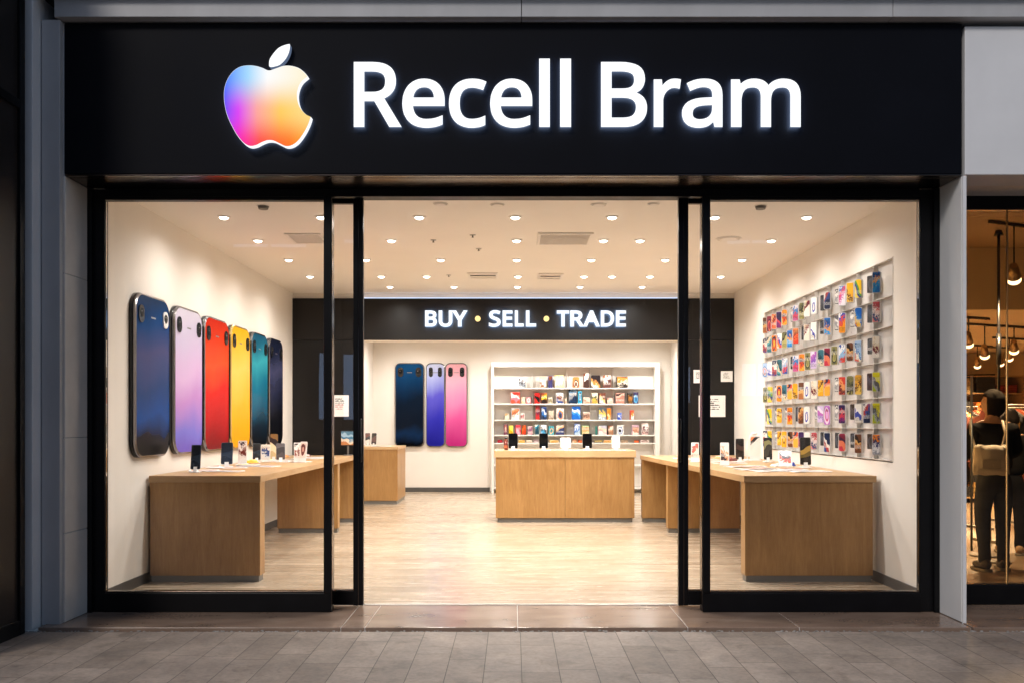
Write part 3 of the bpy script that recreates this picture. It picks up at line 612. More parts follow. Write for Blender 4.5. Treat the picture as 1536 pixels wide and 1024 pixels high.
# switched-off fittings and small ceiling pieces
def disc_fitting(px, py, r, m, label, name='smoke_detector', cat='smoke detector', h=.03):
    D = depth_on(py, CEIL); t = thing(name, label, cat, (px_x(px, D), D, CEIL))
    mb = MB(); mb.cyl((0, 0, -h / 2), r * .8, h, 'z', 24, 0, r); mb.build('housing', m, t)
    mb = MB(); mb.ring((0, 0, -.0005), r * 1.02, r * 1.2, .006); mb.build('rim', M['white'], t)
disc_fitting(395, 309, .05, M['plinth'], 'dark round detector on the ceiling inside the window by the stone pillar')
disc_fitting(1141, 309, .05, M['plinth'], 'dark round detector on the ceiling above the phone case wall window')
disc_fitting(661, 306, .055, M['white'], 'pale unlit round fitting on the ceiling, farther from the round white pair', 'ceiling_fitting', 'ceiling fitting', .012)
disc_fitting(746, 307, .055, M['white'], 'pale unlit ring fitting on the ceiling near the middle of the doorway', 'ceiling_fitting', 'ceiling fitting', .012)
disc_fitting(898, 307, .06, M['white'], 'flat white round cover on the ceiling towards the shelf side', 'ceiling_fitting', 'ceiling fitting', .01)
disc_fitting(980, 306, .045, M['white'], 'smaller bright white round cover on the ceiling near the door stile', 'ceiling_fitting', 'ceiling fitting', .012)
disc_fitting(1093, 358, .11, M['ceil'], 'large round ceiling speaker beside the phone case wall', 'ceiling_speaker', 'speaker', .012)
for px, py, lb in ((650, 360, 'between the second row of lights'), (709, 352.5, 'in front of the one in the middle'), (718, 373, 'in the middle of the ceiling'), (673, 412.5, 'beside the fourth row of lights')):
    D = depth_on(py, CEIL); t = thing('sprinkler_head', 'small dark sprinkler head on the ceiling ' + lb.replace('nearest', 'by'), 'sprinkler', (px_x(px, D), D, CEIL), 0, 'small dark sprinkler heads')
    mb = MB(); mb.cyl((0, 0, -.004), .03, .007, 'z', 16); mb.build('cover_plate', M['acry'], t)
    mb = MB(); mb.cyl((0, 0, -.016), .007, .016, 'z', 10); mb.cyl((0, 0, -.025), .013, .003, 'z', 12); mb.build('nozzle', M['plinth'], t)
def vent(x0, x1, y0, y1, label, name, m, slats=6):
    D0, D1 = depth_on(y1, CEIL), depth_on(y0, CEIL)
    if D0 > D1: D0, D1 = D1, D0
    xa, xb = px_x(x0, (D0 + D1) / 2), px_x(x1, (D0 + D1) / 2); cx, cy = (xa + xb) / 2, (D0 + D1) / 2; a, b = (xb - xa) / 2, (D1 - D0) / 2
    t = thing(name, label, 'ceiling vent', (cx, cy, CEIL))
    mb = MB(); f = .03
    mb.box(-a, a, -b, -b + f, -.014, -.0005, bev=.003).box(-a, a, b - f, b, -.014, -.0005, bev=.003).box(-a, -a + f, -b + f, b - f, -.014, -.0005, bev=.003).box(a - f, a, -b + f, b - f, -.014, -.0005, bev=.003); mb.build('frame', M['white'], t)
    mb = MB(); mb.box(-a + f, a - f, -b + f, b - f, -.003, -.0005); mb.build('backing', M['stone'], t)
    mb = MB()
    for k in range(slats):
        y = -b + f + (2 * b - 2 * f) * (k + .5) / slats; mb.box(-a + f, a - f, y - .012, y + .004, -.011, -.004, M=None)
    mb.build('grille', m, t)
vent(806, 887, 349, 366, 'long rectangular return air grille in the middle of the ceiling', 'ceiling_vent', M['ceil'], 9)
vent(434, 488, 350, 364, 'rectangular air grille on the ceiling over the giant phone wall', 'ceiling_vent', M['ceil'], 8)
vent(702, 747, 409, 417, 'white access hatch with a dark slot, near the middle light column', 'ceiling_vent', M['plastic_k'], 1)
vent(807, 844, 410, 418, 'white access hatch with a dark slot, towards the shelf side', 'ceiling_vent', M['plastic_k'], 1)

# ------------------------------------------------------------------ tables and counters
def long_table(side, label, inner0, inner1, y0, y1, wall, legs, ztop=.93, th=.058):
    """side -1: against the giant phone wall, +1: against the case wall; inner edge runs from inner0 to inner1"""
    t = thing('display_table', label, 'table', (wall, y0, 0))
    W = lambda x: x - wall
    poly = [(W(wall), 0), (W(inner0), 0), (W(inner1), y1 - y0), (W(wall), y1 - y0)]
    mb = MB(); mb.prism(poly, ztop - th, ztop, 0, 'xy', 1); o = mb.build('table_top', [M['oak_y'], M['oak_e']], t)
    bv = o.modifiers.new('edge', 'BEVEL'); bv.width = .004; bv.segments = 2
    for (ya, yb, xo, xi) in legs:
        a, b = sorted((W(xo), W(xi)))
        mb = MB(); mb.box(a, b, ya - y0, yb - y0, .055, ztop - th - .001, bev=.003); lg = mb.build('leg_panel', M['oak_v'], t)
        mb = MB(); mb.box(a + .012, b - .012, ya - y0 + .012, yb - y0 - .012, 0, .0545); mb.build('plinth', M['plinth'], lg)
    return t
long_table(-1, 'long oak table with slab legs standing under the giant phone panels', -2.205, -2.2, 7.81, 12.62, -3.18,
           ((7.83, 7.98, -3.178, -2.215), (11.3, 11.43, -2.98, -2.215), (12.48, 12.61, -2.98, -2.205)))
long_table(1, 'long oak table with slab legs standing under the phone case wall', 2.012, 1.79, 7.81, 12.64, 3.17,
           ((7.83, 7.97, 2.026, 3.145), (11.3, 11.43, 1.95, 2.86), (12.5, 12.62, 1.80, 2.7)))
t = thing('sales_counter', 'free standing oak counter with two front panels in the middle of the shop', 'counter', (.72, 12.45, 0))
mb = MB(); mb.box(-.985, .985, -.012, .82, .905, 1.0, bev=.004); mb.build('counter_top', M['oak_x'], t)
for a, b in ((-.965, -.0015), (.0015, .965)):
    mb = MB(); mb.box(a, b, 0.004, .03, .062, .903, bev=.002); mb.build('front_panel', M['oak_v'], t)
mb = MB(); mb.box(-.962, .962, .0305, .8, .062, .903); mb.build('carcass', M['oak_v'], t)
mb = MB(); mb.box(-.94, .94, .03, .78, 0, .0615); mb.build('plinth', M['plinth'], t)
t = thing('side_counter', 'oak block counter against the rear wall beside the three wall phones', 'counter', (-2.36, 15.2, 0))
mb = MB(); mb.box(-.43, .405, -.01, 1.12, .93, .975, bev=.004); mb.build('counter_top', M['oak_x'], t)
mb = MB(); mb.box(-.425, .395, 0, 1.1, .06, .929, bev=.003); mb.build('body', M['oak_v'], t)
mb = MB(); mb.box(-.41, .38, .015, 1.08, 0, .0595); mb.build('plinth', M['plinth'], t)

# ------------------------------------------------------------------ giant phone panels
def ramp_mat(name, stops, lo=None):
    t = NT(name); tc = t.n('ShaderNodeTexCoord'); s = t.n('ShaderNodeSeparateXYZ'); t.l(tc.outputs['Generated'], s.inputs[0])
    nz = t.noise(t.coords('Generated', (1.2, 1, 1.6)), 1.6, 2, .4)
    f = t.math('ADD', t.math('MULTIPLY_ADD', nz, .22, -.11), s.outputs[2])
    f = t.math('MULTIPLY_ADD', s.outputs[0], -.06, f)
    b = t.bsdf(.26, .0, .4, 0); b.inputs['IOR'].default_value = 1.18; t.l(t.mix(1.0, t.ramp(f, stops), (.82, .8, .8), 'MULTIPLY'), b.inputs['Base Color']); return t.m
def phone_panel(loc, rz, w, h, stops, label, fm, lens2=None, r=.145, lh=.15, name='giant_phone'):
    t = thing(name, label, 'wall display', loc, rz, 'giant phone shaped wall panels')
    mb = MB(); mb.prism(rrect(w, h, r, 8, 0, h / 2), -.036, -.002, 0, 'xz', smooth=True); o = mb.build('phone_body', M['plastic_k'], t)
    mb = MB()   # metal rim round the face
    A, B = rrect(w - .004, h - .004, r, 8, 0, h / 2), rrect(w - .036, h - .036, r - .016, 8, 0, h / 2); n = len(A)
    tb = bmesh.new(); V = [[tb.verts.new((p[0], y, p[1])) for p in P] for P, y in ((A, -.0355), (A, -.05), (B, -.058), (B, -.042))]
    for q in range(3):
        for k in range(n): tb.faces.new([V[q][k], V[q][(k + 1) % n], V[q + 1][(k + 1) % n], V[q + 1][k]]).smooth = False
    bmesh.ops.recalc_face_normals(tb, faces=tb.faces[:]); mb._add(tb, 0); mb.build('metal_rim', fm, t)
    mb = MB(); mb.prism(rrect(w - .036, h - .036, r - .016, 8, 0, h / 2), -.055, -.042, 0, 'xz'); mb.build('colour_face', ramp_mat('phone_colour', stops), t)
    lw = min(.055, w * .1)
    for k, sx in enumerate((-1, 1)):
        cx, cz = sx * (w / 2 - .07 - lw * .8), h - .18
        g = lens2 if (k == 1 and lens2) else M['plastic_k']
        mb = MB(); mb.prism(rrect(lw * 2, lh, min(lw, lh / 2) * .98, 8, cx, cz), -.064, -.0552, 0, 'xz'); ln = mb.build('camera_lens', g, t)
        mb = MB(); mb.cyl((cx, -.0655, cz + .01), lw * .62, .003, 'y', 24); mb.cyl((cx - lw * .2, -.0675, cz + .01 + lw * .2), lw * .1, .002, 'y', 12, 1); mb.build('lens_glass', [M['blackframe'], M['alu']], ln); mb = MB(); mb.ring((0, 0, 0), lw * .64, lw * .74, .004, 24); rg_ = mb.build('lens_ring', M['blackframe'], ln); rg_.rotation_euler = (R(90), 0, 0); rg_.location = (cx, -.0642, cz + .01)  # the small off-centre metal dot is a highlight modelled onto the lens
    mb = MB(); mb.prism(rrect(.1, .014, .006, 4, 0, h - .19), -.0562, -.0552, 0, 'xz'); mb.build('speaker_slot', M['alu'] if lens2 else M['grey'], t)
ST = {
 'navy': [(0, '#05070c'), (.09, '#070d1a'), (.22, '#084a98'), (.38, '#12407e'), (.6, '#444c80'), (.8, '#124684'), (1, '#0a3058')],
 'lav': [(0, '#7260c4'), (.12, '#7d79d8'), (.33, '#c08fd4'), (.5, '#d8b9e6'), (.75, '#d3c9ea'), (1, '#dcd9ec')],
 'red': [(0, '#7c040c'), (.22, '#b4060e'), (.42, '#d8140c'), (.6, '#f0501e'), (.78, '#e8441f'), (1, '#cc301c')],
 'yel': [(0, '#e9a411'), (.3, '#f0b524'), (.6, '#f5cf68'), (.85, '#f2c340'), (1, '#ecb420')],
 'teal': [(0, '#070d14'), (.15, '#0c1f2e'), (.32, '#0a5270'), (.5, '#1a708e'), (.72, '#3aa6b6'), (.88, '#24708c'), (1, '#1c5876')],
 'ink': [(0, '#06070b'), (.25, '#0c0f18'), (.45, '#222842'), (.66, '#434768'), (.85, '#1b2440'), (1, '#141c32')],
 'deep': [(0, '#04060c'), (.13, '#0f2c52'), (.22, '#0c1626'), (.5, '#08182c'), (.75, '#0c335a'), (1, '#164a7a')],
 'viol': [(0, '#1f1f92'), (.3, '#3333b4'), (.55, '#5a57c8'), (.75, '#98a2e0'), (1, '#c6d0f0')],
 'pink': [(0, '#b82c7c'), (.3, '#d85a9c'), (.5, '#e88ab8'), (.75, '#f4b0c8'), (1, '#f0b4c0')]}
chrome = paint('dark_chrome', (.22, .215, .22), .2, metal=1, var=.1)
gold = paint('brass_rim', (.62, .45, .18), .22, metal=1, var=.1)
for k, (a, b, key, lb, fm, l2) in enumerate(((7.45, 8.2, 'navy', 'giant navy blue phone panel, biggest in view, with one white camera lens', chrome, M['plastic_w']),
        (8.31, 9.06, 'lav', 'giant pale lavender phone panel between the navy and the red ones', chrome, None),
        (9.12, 9.91, 'red', 'giant red phone panel on the long white wall', chrome, None),
        (9.97, 10.7, 'yel', 'giant yellow phone panel on the long white wall', gold, None),
        (10.75, 11.47, 'teal', 'giant teal phone panel between the yellow and the dark ones', chrome, None),
        (11.54, 12.22, 'ink', 'giant dark indigo phone panel, last in the row beside the black board', chrome, None))):
    phone_panel((-3.2, (a + b) / 2, 1.095), R(90), b - a, 1.395, ST[key], lb, fm, l2)
yb = 17.9
for a, b, key, lb in ((592, 636, 'deep', 'wide black and blue phone panel on the rear wall'), (638.5, 671, 'viol', 'narrow violet blue phone panel in the middle of the rear wall trio'), (667.5, 701, 'pink', 'pink phone panel on the rear wall next to the shelves')):
    x0, x1 = px_x(a, yb - .09), px_x(b, yb - .09)
    if key == 'viol': x1 -= .05
    phone_panel(((x0 + x1) / 2, yb, .90), 0, x1 - x0, 1.67, ST[key], lb, chrome, None, .1, .19)
# ------------------------------------------------------------------ phone case wall
XW = 3.2; PY0, PY1, PZ0, PZ1 = 7.54, 11.4, 1.055, 2.79
t = thing('case_display', 'large frosted display board on the white wall holding six rows of phone cases', 'wall display', (XW, PY0, 0))
LY = PY1 - PY0
mb = MB(); mb.box(.034, .048, .004, LY - .004, PZ0 + .004, PZ1 - .004); mb.build('back_board', M['acry'], t)
mb = MB(); mb.box(-.006, .033, .002, LY - .002, PZ1 - .012, PZ1 - .003, bev=.001).box(-.004, .033, LY - .008, LY - .002, PZ0 + .003, PZ1 - .013, bev=.001).box(-.003, .033, .003, .009, PZ0 + .003, PZ1 - .013, bev=.001); mb.build('edge_frame', M['white'], t)
ROWZ = [2.59, 2.335, 2.04, 1.735, 1.47, 1.2]
for z in ROWZ:
    mb = MB(); mb.box(-.012, .033, .012, LY - .01, z - .13, z - .126, bev=.001); mb.build('ledge', M['acryl'], t)
for k in range(9):
    y = LY * (k + 1) / 10 + .02
    mb = MB(); mb.box(-.005, .033, y - .002, y + .002, PZ0 + .014, PZ1 - .014); mb.build('divider', M['acryl'], t)
E_, W_, K_ = '#e8e2d8', '#f0ece6', '#16161a'
CW = dict(blue=['#1f6fc0', '#2f9adf', '#e8a050', '#0e4f9a'], yellow=['#f2c21c', '#f6dc60', '#3a3a8a', '#5aa040'], pinkwhite=['#f0e6ee', '#c86aa8', '#d8405a', '#2f7fc0'], whiteor=['#f4efe8', '#f09a20', '#e0503a', '#3a55b0'],
    blueor=['#1c5fb8', '#f0a020', '#f4d060', '#2f7fd0'], redgrey=['#c8525a', '#e88a86', '#40507a', '#f0e0dc'], cream=['#ece2d2', '#f2ece2', '#6e1f2c', '#d8c8a8'], bluered=['#2a4fa0', '#d84a3a', '#8fb8e0', '#f0f0f0'],
    sky=['#a8c4e4', '#d8604a', '#f0ead8', '#2f6fb8'], dark=['#1d1d22', '#2c2f38', '#3c4250', '#121216'], gold=['#e8a820', '#f2c858', '#6a3a20', '#f0b030'], orange=['#ee8a1c', '#f4b040', '#d84a1c', '#3a3050'],
    lime=['#d8d020', '#a8b830', '#9aa0a4', '#5a5a60'], wine=['#8a1f3c', '#c8344a', '#e07a5a', '#3a1a3a'], white=['#f2efe8', '#e6e2dc', '#3a48b0', '#f6f4f0'], lilac=['#d8c4ea', '#8a5ac0', '#c06ac0', '#efe4f4'],
    purple=['#3a2458', '#7a2a6a', '#c83a4a', '#2a1f4a'], mauve=['#b86ac8', '#e0a8dc', '#c85a8a', '#f0d8ec'], navy=['#1c2748', '#2f4a8a', '#a83a3a', '#e4e0da'], olive=['#8a8450', '#b0a868', '#2f2f28', '#6a6a48'],
    red=['#d83a2a', '#f06a3a', '#7a1c20', '#f0a060'], teal=['#2f6a7a', '#5aa0a8', '#d8c8a8', '#1c3a4a'], silver=['#b4b2b0', '#8a8a8e', '#d8d6d2', '#505058'], orangecap=['#f08a1c', '#9a9ca6', '#e6e4e8', '#3a3a6a'], brown=['#6a4028', '#a8683a', '#d8a868', '#2a1c18'])
RW = [['blue', 'dark', 'yellow', 'gold', 'pinkwhite', 'silver', 'navy', 'dark', 'white', 'cream', 'olive', 'pinkwhite', 'silver', 'orange', 'purple', 'red', 'wine', 'brown', 'cream'],
      ['redgrey', 'dark', 'blueor', 'silver', 'whiteor', 'silver', 'blue', 'dark', 'white', 'cream', 'dark', 'red', 'blue', 'olive', 'whiteor', 'orange', 'teal', 'navy', 'white'],
      ['cream', 'dark', 'sky', 'brown', 'bluered', 'olive', 'wine', 'teal', 'lilac', 'olive', 'orange', 'pinkwhite', 'dark', 'bluered', 'teal', 'navy', 'white', 'sky', 'redgrey'],
      ['lime', 'dark', 'gold', 'olive', 'red', 'silver', 'orange', 'gold', 'cream', 'white', 'brown', 'gold', 'orange', 'teal', 'orange', 'silver', 'yellow', 'olive', 'navy'],
      ['lime', 'navy', 'white', 'dark', 'purple', 'silver', 'mauve', 'lilac', 'silver', 'white', 'brown', 'dark', 'orange', 'silver', 'gold', 'silver', 'yellow', 'dark', 'cream'],
      ['orangecap', 'dark', 'brown', 'dark', 'wine', 'dark', 'navy', 'dark', 'redgrey', 'white', 'purple', 'orange', 'brown', 'gold', 'gold', 'silver', 'yellow', 'navy', 'brown']]
NAMEC = dict(blue='bright blue', yellow='yellow', pinkwhite='pink and white', whiteor='white and orange', blueor='blue and orange', redgrey='rose and grey', cream='cream', bluered='blue and red', sky='pale blue', dark='black', gold='golden', orange='orange',
    lime='lime and grey', wine='dark red', white='white', lilac='lilac', purple='purple', mauve='mauve', navy='navy', olive='olive', red='red', teal='teal', silver='silver', orangecap='orange topped grey', brown='brown')
ROWN2 = ['top', 'second', 'third', 'fourth', 'fifth', 'bottom']
NTH2 = ['first', 'second', 'third', 'fourth', 'fifth', 'sixth', 'seventh', 'eighth', 'ninth', 'tenth', 'eleventh', 'twelfth', 'thirteenth', 'fourteenth', 'fifteenth', 'sixteenth', 'seventeenth', 'eighteenth', 'nineteenth']
sleeve = [paint('clear_sleeve', (.62, .6, .6), .2, var=.05, coat=.5), paint('slate_sleeve', (.09, .095, .11), .25, var=.1, coat=.4)]
for r, z in enumerate(ROWZ):
    rg = random.Random(40 + r)
    for c in range(18):
        y = 7.70 + c * .2 + (rg.uniform(-.02, .02) if c > 6 else 0)
        key = RW[r][c]; plain = key in ('dark', 'silver')
        h = (.188 if not plain else .15) + rg.uniform(-.015, .012); wd = .07 if not plain else .1
        ang = -90 + (50 if not plain else 24) + rg.uniform(-6, 6)      # turned a little towards the shop window
        t = thing('phone_case', '%s phone case, %s row of the case wall, %s from window' % (NAMEC[key], ROWN2[r], NTH2[c]), 'phone case',
                  (XW - .075 if not plain else XW - .03, y, z - .005 - (h - .2) / 2), R(ang), 'phone cases hung on the wall display')
        mb = MB(); cr = rg.choice((.006, .01, .02)) if not plain else .01; mb.prism(rrect(wd, h, cr, 5), -.013, .013, 0, 'xz', smooth=True); mb.build('sleeve', sleeve[1 if plain else 0], t)
        cs = CW[key]
        mb = MB(); mb.prism(rrect(wd - .012, h - .012, cr * .8, 5), -.0165, -.0132, 0, 'xz'); mb.build('case_front', art(cs[rg.randrange(2):] + cs[:1] if not plain else cs, rg.choice((2.6, 3.4, 4.2)), (1, 1, 1.5)), t)
        mb = MB(); mb.tube([(0, .013, h / 2 - .03), (0, .035, h / 2 - .02), (-.0, .05, h / 2 - .01)], .004, 6); mb.build('hook', M['alu'], t)

# ------------------------------------------------------------------ shelf unit on the rear wall
SY = 17.62
t = thing('shelf_unit', 'tall white shelf unit with five shelves of boxed accessories on the rear wall', 'shelf', (0, SY, 0))
sx0, sx1, sz1 = px_x(737, SY), px_x(990, SY), px_z(543, SY)
mb = MB(); mb.box(sx0, sx1, .24, .27, 0, sz1); mb.build('back_panel', M['white'], t)
mb = MB(); mb.box(sx0, sx0 + .05, 0, .239, 0, sz1, bev=.003).box(sx1 - .1, sx1, 0, .239, 0, sz1, bev=.003).box(sx0 + .051, sx1 - .101, 0, .239, sz1 - .09, sz1, bev=.003); mb.build('side_frame', M['white'], t)
SHZ = [px_z(y, SY) for y in (581, 604.7, 628.8, 651.5, 663.5)]
for z in SHZ + [.55, .1]:
    mb = MB(); mb.box(sx0 + .051, sx1 - .101,   .01, .238, z - .024, z, bev=.002); mb.build('shelf', M['white'], t)
for px in (799, 851, 886, 921):
    x = px_x(px, SY); zt, prev = sz1 - .092, None
    mb = MB()
    lv = [sz1 - .091] + SHZ
    for a, b in zip(lv, lv[1:]): mb.box(x - .003, x + .003, .13, .237, b + .001, a - .026)
    mb.build('divider', M['white'], t)
PR = [ # shelf row, x0, x1, y top (px), colours, wording
 (0, 777, 790, 563, [W_, '#9aa4b0', '#4a4a50', '#e8e8ea'], 'white and grey accessory pack'), (0, 809, 820, 563, [E_, '#8a5a3a', W_, '#d8c8b0'], 'white box with a brown print'), (0, 822, 829, 561, ['#3a3a6a', '#8a4a2a', '#5a5a8a'], 'narrow violet and brown box'), (0, 831, 847, 561, ['#e8cf9a', W_, '#f0e0b8', '#c8a868'], 'cream and gold box'),
 (0, 859, 869, 563, ['#6a3a24', '#e8d8c8', '#2a2a2a', '#e08a4a'], 'small brown and black pack'), (0, 875, 884, 558, ['#3a2420', '#f0e8e0', '#7a4a38'], 'dark wood framed pack'), (0, 885, 902, 560, ['#4a2830', '#f0e6dc', '#d8904a', '#2a2024'], 'wide maroon and white pack'), (0, 904, 917, 561, ['#5a3434', '#f2ece4', '#a86a4a'], 'brown patterned white pack'), (0, 924, 942, 562, ['#2a2220', '#e8dcc8', '#e08a3a', '#4a3a34'], 'black and orange pack at the end'),
 (1, 765, 781, 587, ['#e8503a', '#e87a8a', '#f0e0d8', '#d83a30'], 'red and pink box'), (1, 781.5, 788, 594, ['#d8c098', '#e8dcc4'], 'small tan box'), (1, 789, 797, 595, ['#e0a0a8', '#f0dcd8', '#c87a80'], 'small pink box'), (1, 801, 810.5, 587, ['#e02a22', '#1a1416', '#c01c1c'], 'red and black box'), (1, 811, 821, 588, ['#2a1c14', '#e8b830', '#8a3a20'], 'black box with yellow print'), (1, 822.5, 829, 594, ['#c8b8a0', '#8a8468', '#e0d4c0'], 'small beige box'),
 (1, 833, 846, 588, ['#e8d8d0', '#1f4a8a', '#7a4a38', '#f0f0f0'], 'blue and white box'), (1, 846.5, 850, 596, ['#a88468', '#d0b8a0'], 'slim brown box'), (1, 852.5, 866, 582, ['#142a48', '#8a8a90', '#5a7a98', '#0e1c34'], 'big dark navy box'), (1, 866.5, 873, 584, ['#2a7ab0', '#d8e0d8', '#12304a', '#40b0d8'], 'tall cyan box'), (1, 874, 885, 595, ['#c8a088', '#a87a64', '#e0c8b8'], 'low brown box'),
 (1, 887, 897, 587, ['#e86a2a', '#e8b850', '#4a5a40', '#f0e0c8'], 'orange picture box'), (1, 897.5, 909, 588, ['#2a3030', '#c8d8e0', '#e8c080', '#6a3a2a'], 'black and pale blue picture box'), (1, 910, 920, 595, ['#d8b0a0', '#e8d0c0', '#b88474'], 'low pink box'), (1, 923, 937, 588, ['#a87464', '#d8b0a0', '#3a2420', '#c89484'], 'rose brown box'), (1, 941, 949, 587, ['#6a4a20', '#a86a2a', '#2a2018'], 'brown wooden look box'), (1, 949.5, 958, 587, ['#2f6aa0', '#5aa0c8', '#3a3458'], 'blue box at the shelf end'),
 (2, 757, 764, 618, ['#e8dcc8', '#c8a878'], 'tiny cream pack'), (2, 766, 780, 611, ['#f0e8e0', '#a8603a', '#d89060', '#c8c8cc'], 'white box with brown print'), (2, 780.5, 787, 618, ['#e8d0c8', '#8a2a3a', W_], 'small white and red pack'), (2, 803, 810, 607, ['#c02a28', '#6a2440', '#a83a3a'], 'red and plum box'), (2, 811, 820.5, 607.5, ['#12284a', '#2a6ab0', '#e0e8f0', '#1a3a78'], 'dark blue box'), (2, 822.5, 831, 615, ['#b8a088', '#8a7864', '#d0c0ac'], 'low brown box'), (2, 834, 846, 609.5, ['#2a2a30', '#2a5a98', '#d88a4a', '#e8e4e0'], 'black framed blue box'), (2, 856.5, 872, 608, ['#1a6ac8', '#4a9ae0', '#e0f0fa', '#1254a8'], 'bright blue pouch'), (2, 874, 885, 616, ['#c8a088', '#6a4a3c', '#e0c4b4'], 'low pinkish brown box'),
 (2, 897, 909.5, 610, ['#e8ecf0', '#8aa0b0', '#e8c050', '#4a5a68'], 'white and grey pouch'), (2, 910, 917, 610, ['#f09a2a', '#f0d0a0', '#e07a1a'], 'orange box'), (2, 926, 932.5, 618, ['#2a4aa8', '#c8d0e8', '#4a6ac0'], 'small blue bottle box'), (2, 945, 951, 613, ['#f0e8e0', '#e08a3a', '#c84a3a'], 'small white and orange tube'),
 (3, 755, 762, 635, ['#e8d0c8', '#a86a5a', '#6a3a50'], 'pink and brown box'), (3, 763, 770, 636, ['#f0c418', '#d8a010', '#f4dc60'], 'yellow box'), (3, 773, 781.5, 636, ['#e85a8a', '#f0b0c0', '#d83a4a'], 'bright pink box'), (3, 782, 790, 635, ['#c83a1c', '#e86a2a', '#3a2018'], 'red brown box'), (3, 791, 799, 638, ['#c898a0', '#8a5a78', '#e0c0c0'], 'mauve box'), (3, 802, 809.5, 634, ['#14485a', '#2a8aa8', '#e0e8e0'], 'dark teal box'), (3, 810, 820.5, 636, ['#d0e4f0', '#4aa0d0', '#3a3a40', '#f0f4f8'], 'pale blue box'), (3, 822.5, 831, 637, ['#1c7a8a', '#e0b890', '#3aa0b0'], 'teal box'), (3, 833.5, 847, 636, ['#2a3a68', '#d8a878', '#e8d8c8', '#5a4a50'], 'blue and tan box'),
 (3, 860.5, 871, 633, ['#c8e0f4', '#3a7ac8', '#f0f4fa', '#2a5aa8'], 'white and blue box'), (3, 872, 884, 637, ['#e0d0a8', '#c8a870', '#e08a5a', '#a8c090'], 'tan striped box'), (3, 893, 895.5, 637, ['#1a6a6a', '#2a8a80'], 'slim dark teal box'), (3, 896, 911, 637, ['#f0dcd8', '#d8a0a0', '#e8c8b0', '#b0b0c0'], 'wide pale pink box'), (3, 911.5, 920, 636, ['#a87a5a', '#e8d4c4', '#7a4a34'], 'brown and white box'), (3, 924.5, 936, 636, ['#2a2a30', '#d0dcec', '#8a9ab8', '#e8e4e0'], 'black and white box'), (3, 947, 959, 635, ['#e8dcd4', '#b07a64', '#d8a890', '#c8a8b8'], 'white and brown box'), (3, 962, 973, 633, ['#e0c0b8', '#5a2a34', '#f0e4e0'], 'low maroon and white pouch'),
 (4, 746, 754, 658, ['#8a1424', '#b02a3a'], 'dark red pouch'), (4, 777, 788, 659, ['#e8b040', '#c88a2a', '#f0d080'], 'golden pack'), (4, 789, 799, 659, ['#d8c0a8', '#a88468', '#f0e4d4'], 'tan pack'), (4, 800, 808, 658, ['#e8e0e0', '#8a6a70', '#c8b8c0'], 'pale grey pack'), (4, 823, 839, 659, ['#d8a850', '#b88030', '#e8c888'], 'wide golden brown pack'), (4, 858, 866, 658, ['#e8d8c0', '#c8a878', '#a86a3a'], 'cream and brown pack'), (4, 866.5, 873, 658.5, ['#e0703a', '#c8502a'], 'small orange pack'), (4, 890, 904.5, 659, ['#3a3424', '#c8a840', '#6a6048'], 'black and gold pack'), (4, 905, 918, 659, ['#f0a850', '#e88a3a', '#f0d0a0'], 'pale orange pack'), (4, 932, 942, 659, ['#a8886a', '#6a5442', '#c8b090'], 'brown pack'), (4, 950.5, 959, 660, ['#d8582a', '#e8803a', '#a83a1a'], 'red orange pack'), (4, 960, 974, 661, ['#c8a8a0', '#5a2a2a', '#e0d0c8'], 'flat maroon pack')]
SHN = ['top shelf', 'second shelf', 'third shelf', 'fourth shelf', 'lowest visible shelf']
for i, (r, a, b, y, cols, lb) in enumerate(PR):
    z = SHZ[r]; D = SY + .06 + (i % 3) * .012
    x0, x1 = px_x(a, D), px_x(b, D); h = max(.06, px_z(y, D) - z) * (.96 if i % 2 else .9); wd = (x1 - x0) * (.94 if i % 3 else .86)
    prev = [q for q in PR[:i] if q[0] == r]
    where = 'on the %s of the rear unit' % SHN[r]
    dup_ = sum(1 for q in PR if q[5] == lb and q[0] == r)
    t = thing('accessory_box', lb + ' ' + where, 'boxed accessory', ((x0 + x1) / 2, D, z), R(((i * 37) % 11 - 5) * 1.3), 'boxed accessories on the rear shelves')
    soft = 'pouch' in lb or 'pack' in lb
    mb = MB()
    if soft: mb.prism(rrect(wd - .004, h - .004, min(.03, wd * .2, h * .2), 4, 0, h / 2), -.03, .05, 0, 'xz', smooth=True)
    else: mb.box(-wd / 2 + .002, wd / 2 - .002, -.03, .07, 0.001, h, bev=.003)
    mb.build('box', paint('box_' + cols[-1], cols[-1], .45, var=.05), t)
    mb = MB(); mb.prism(rrect(wd - .014, h - .014, .008, 3, 0, h / 2), -.0325, -.0302, 0, 'xz'); mb.build('printed_front', art(cols, 3.4, (1.2, 1, 1.2)), t)

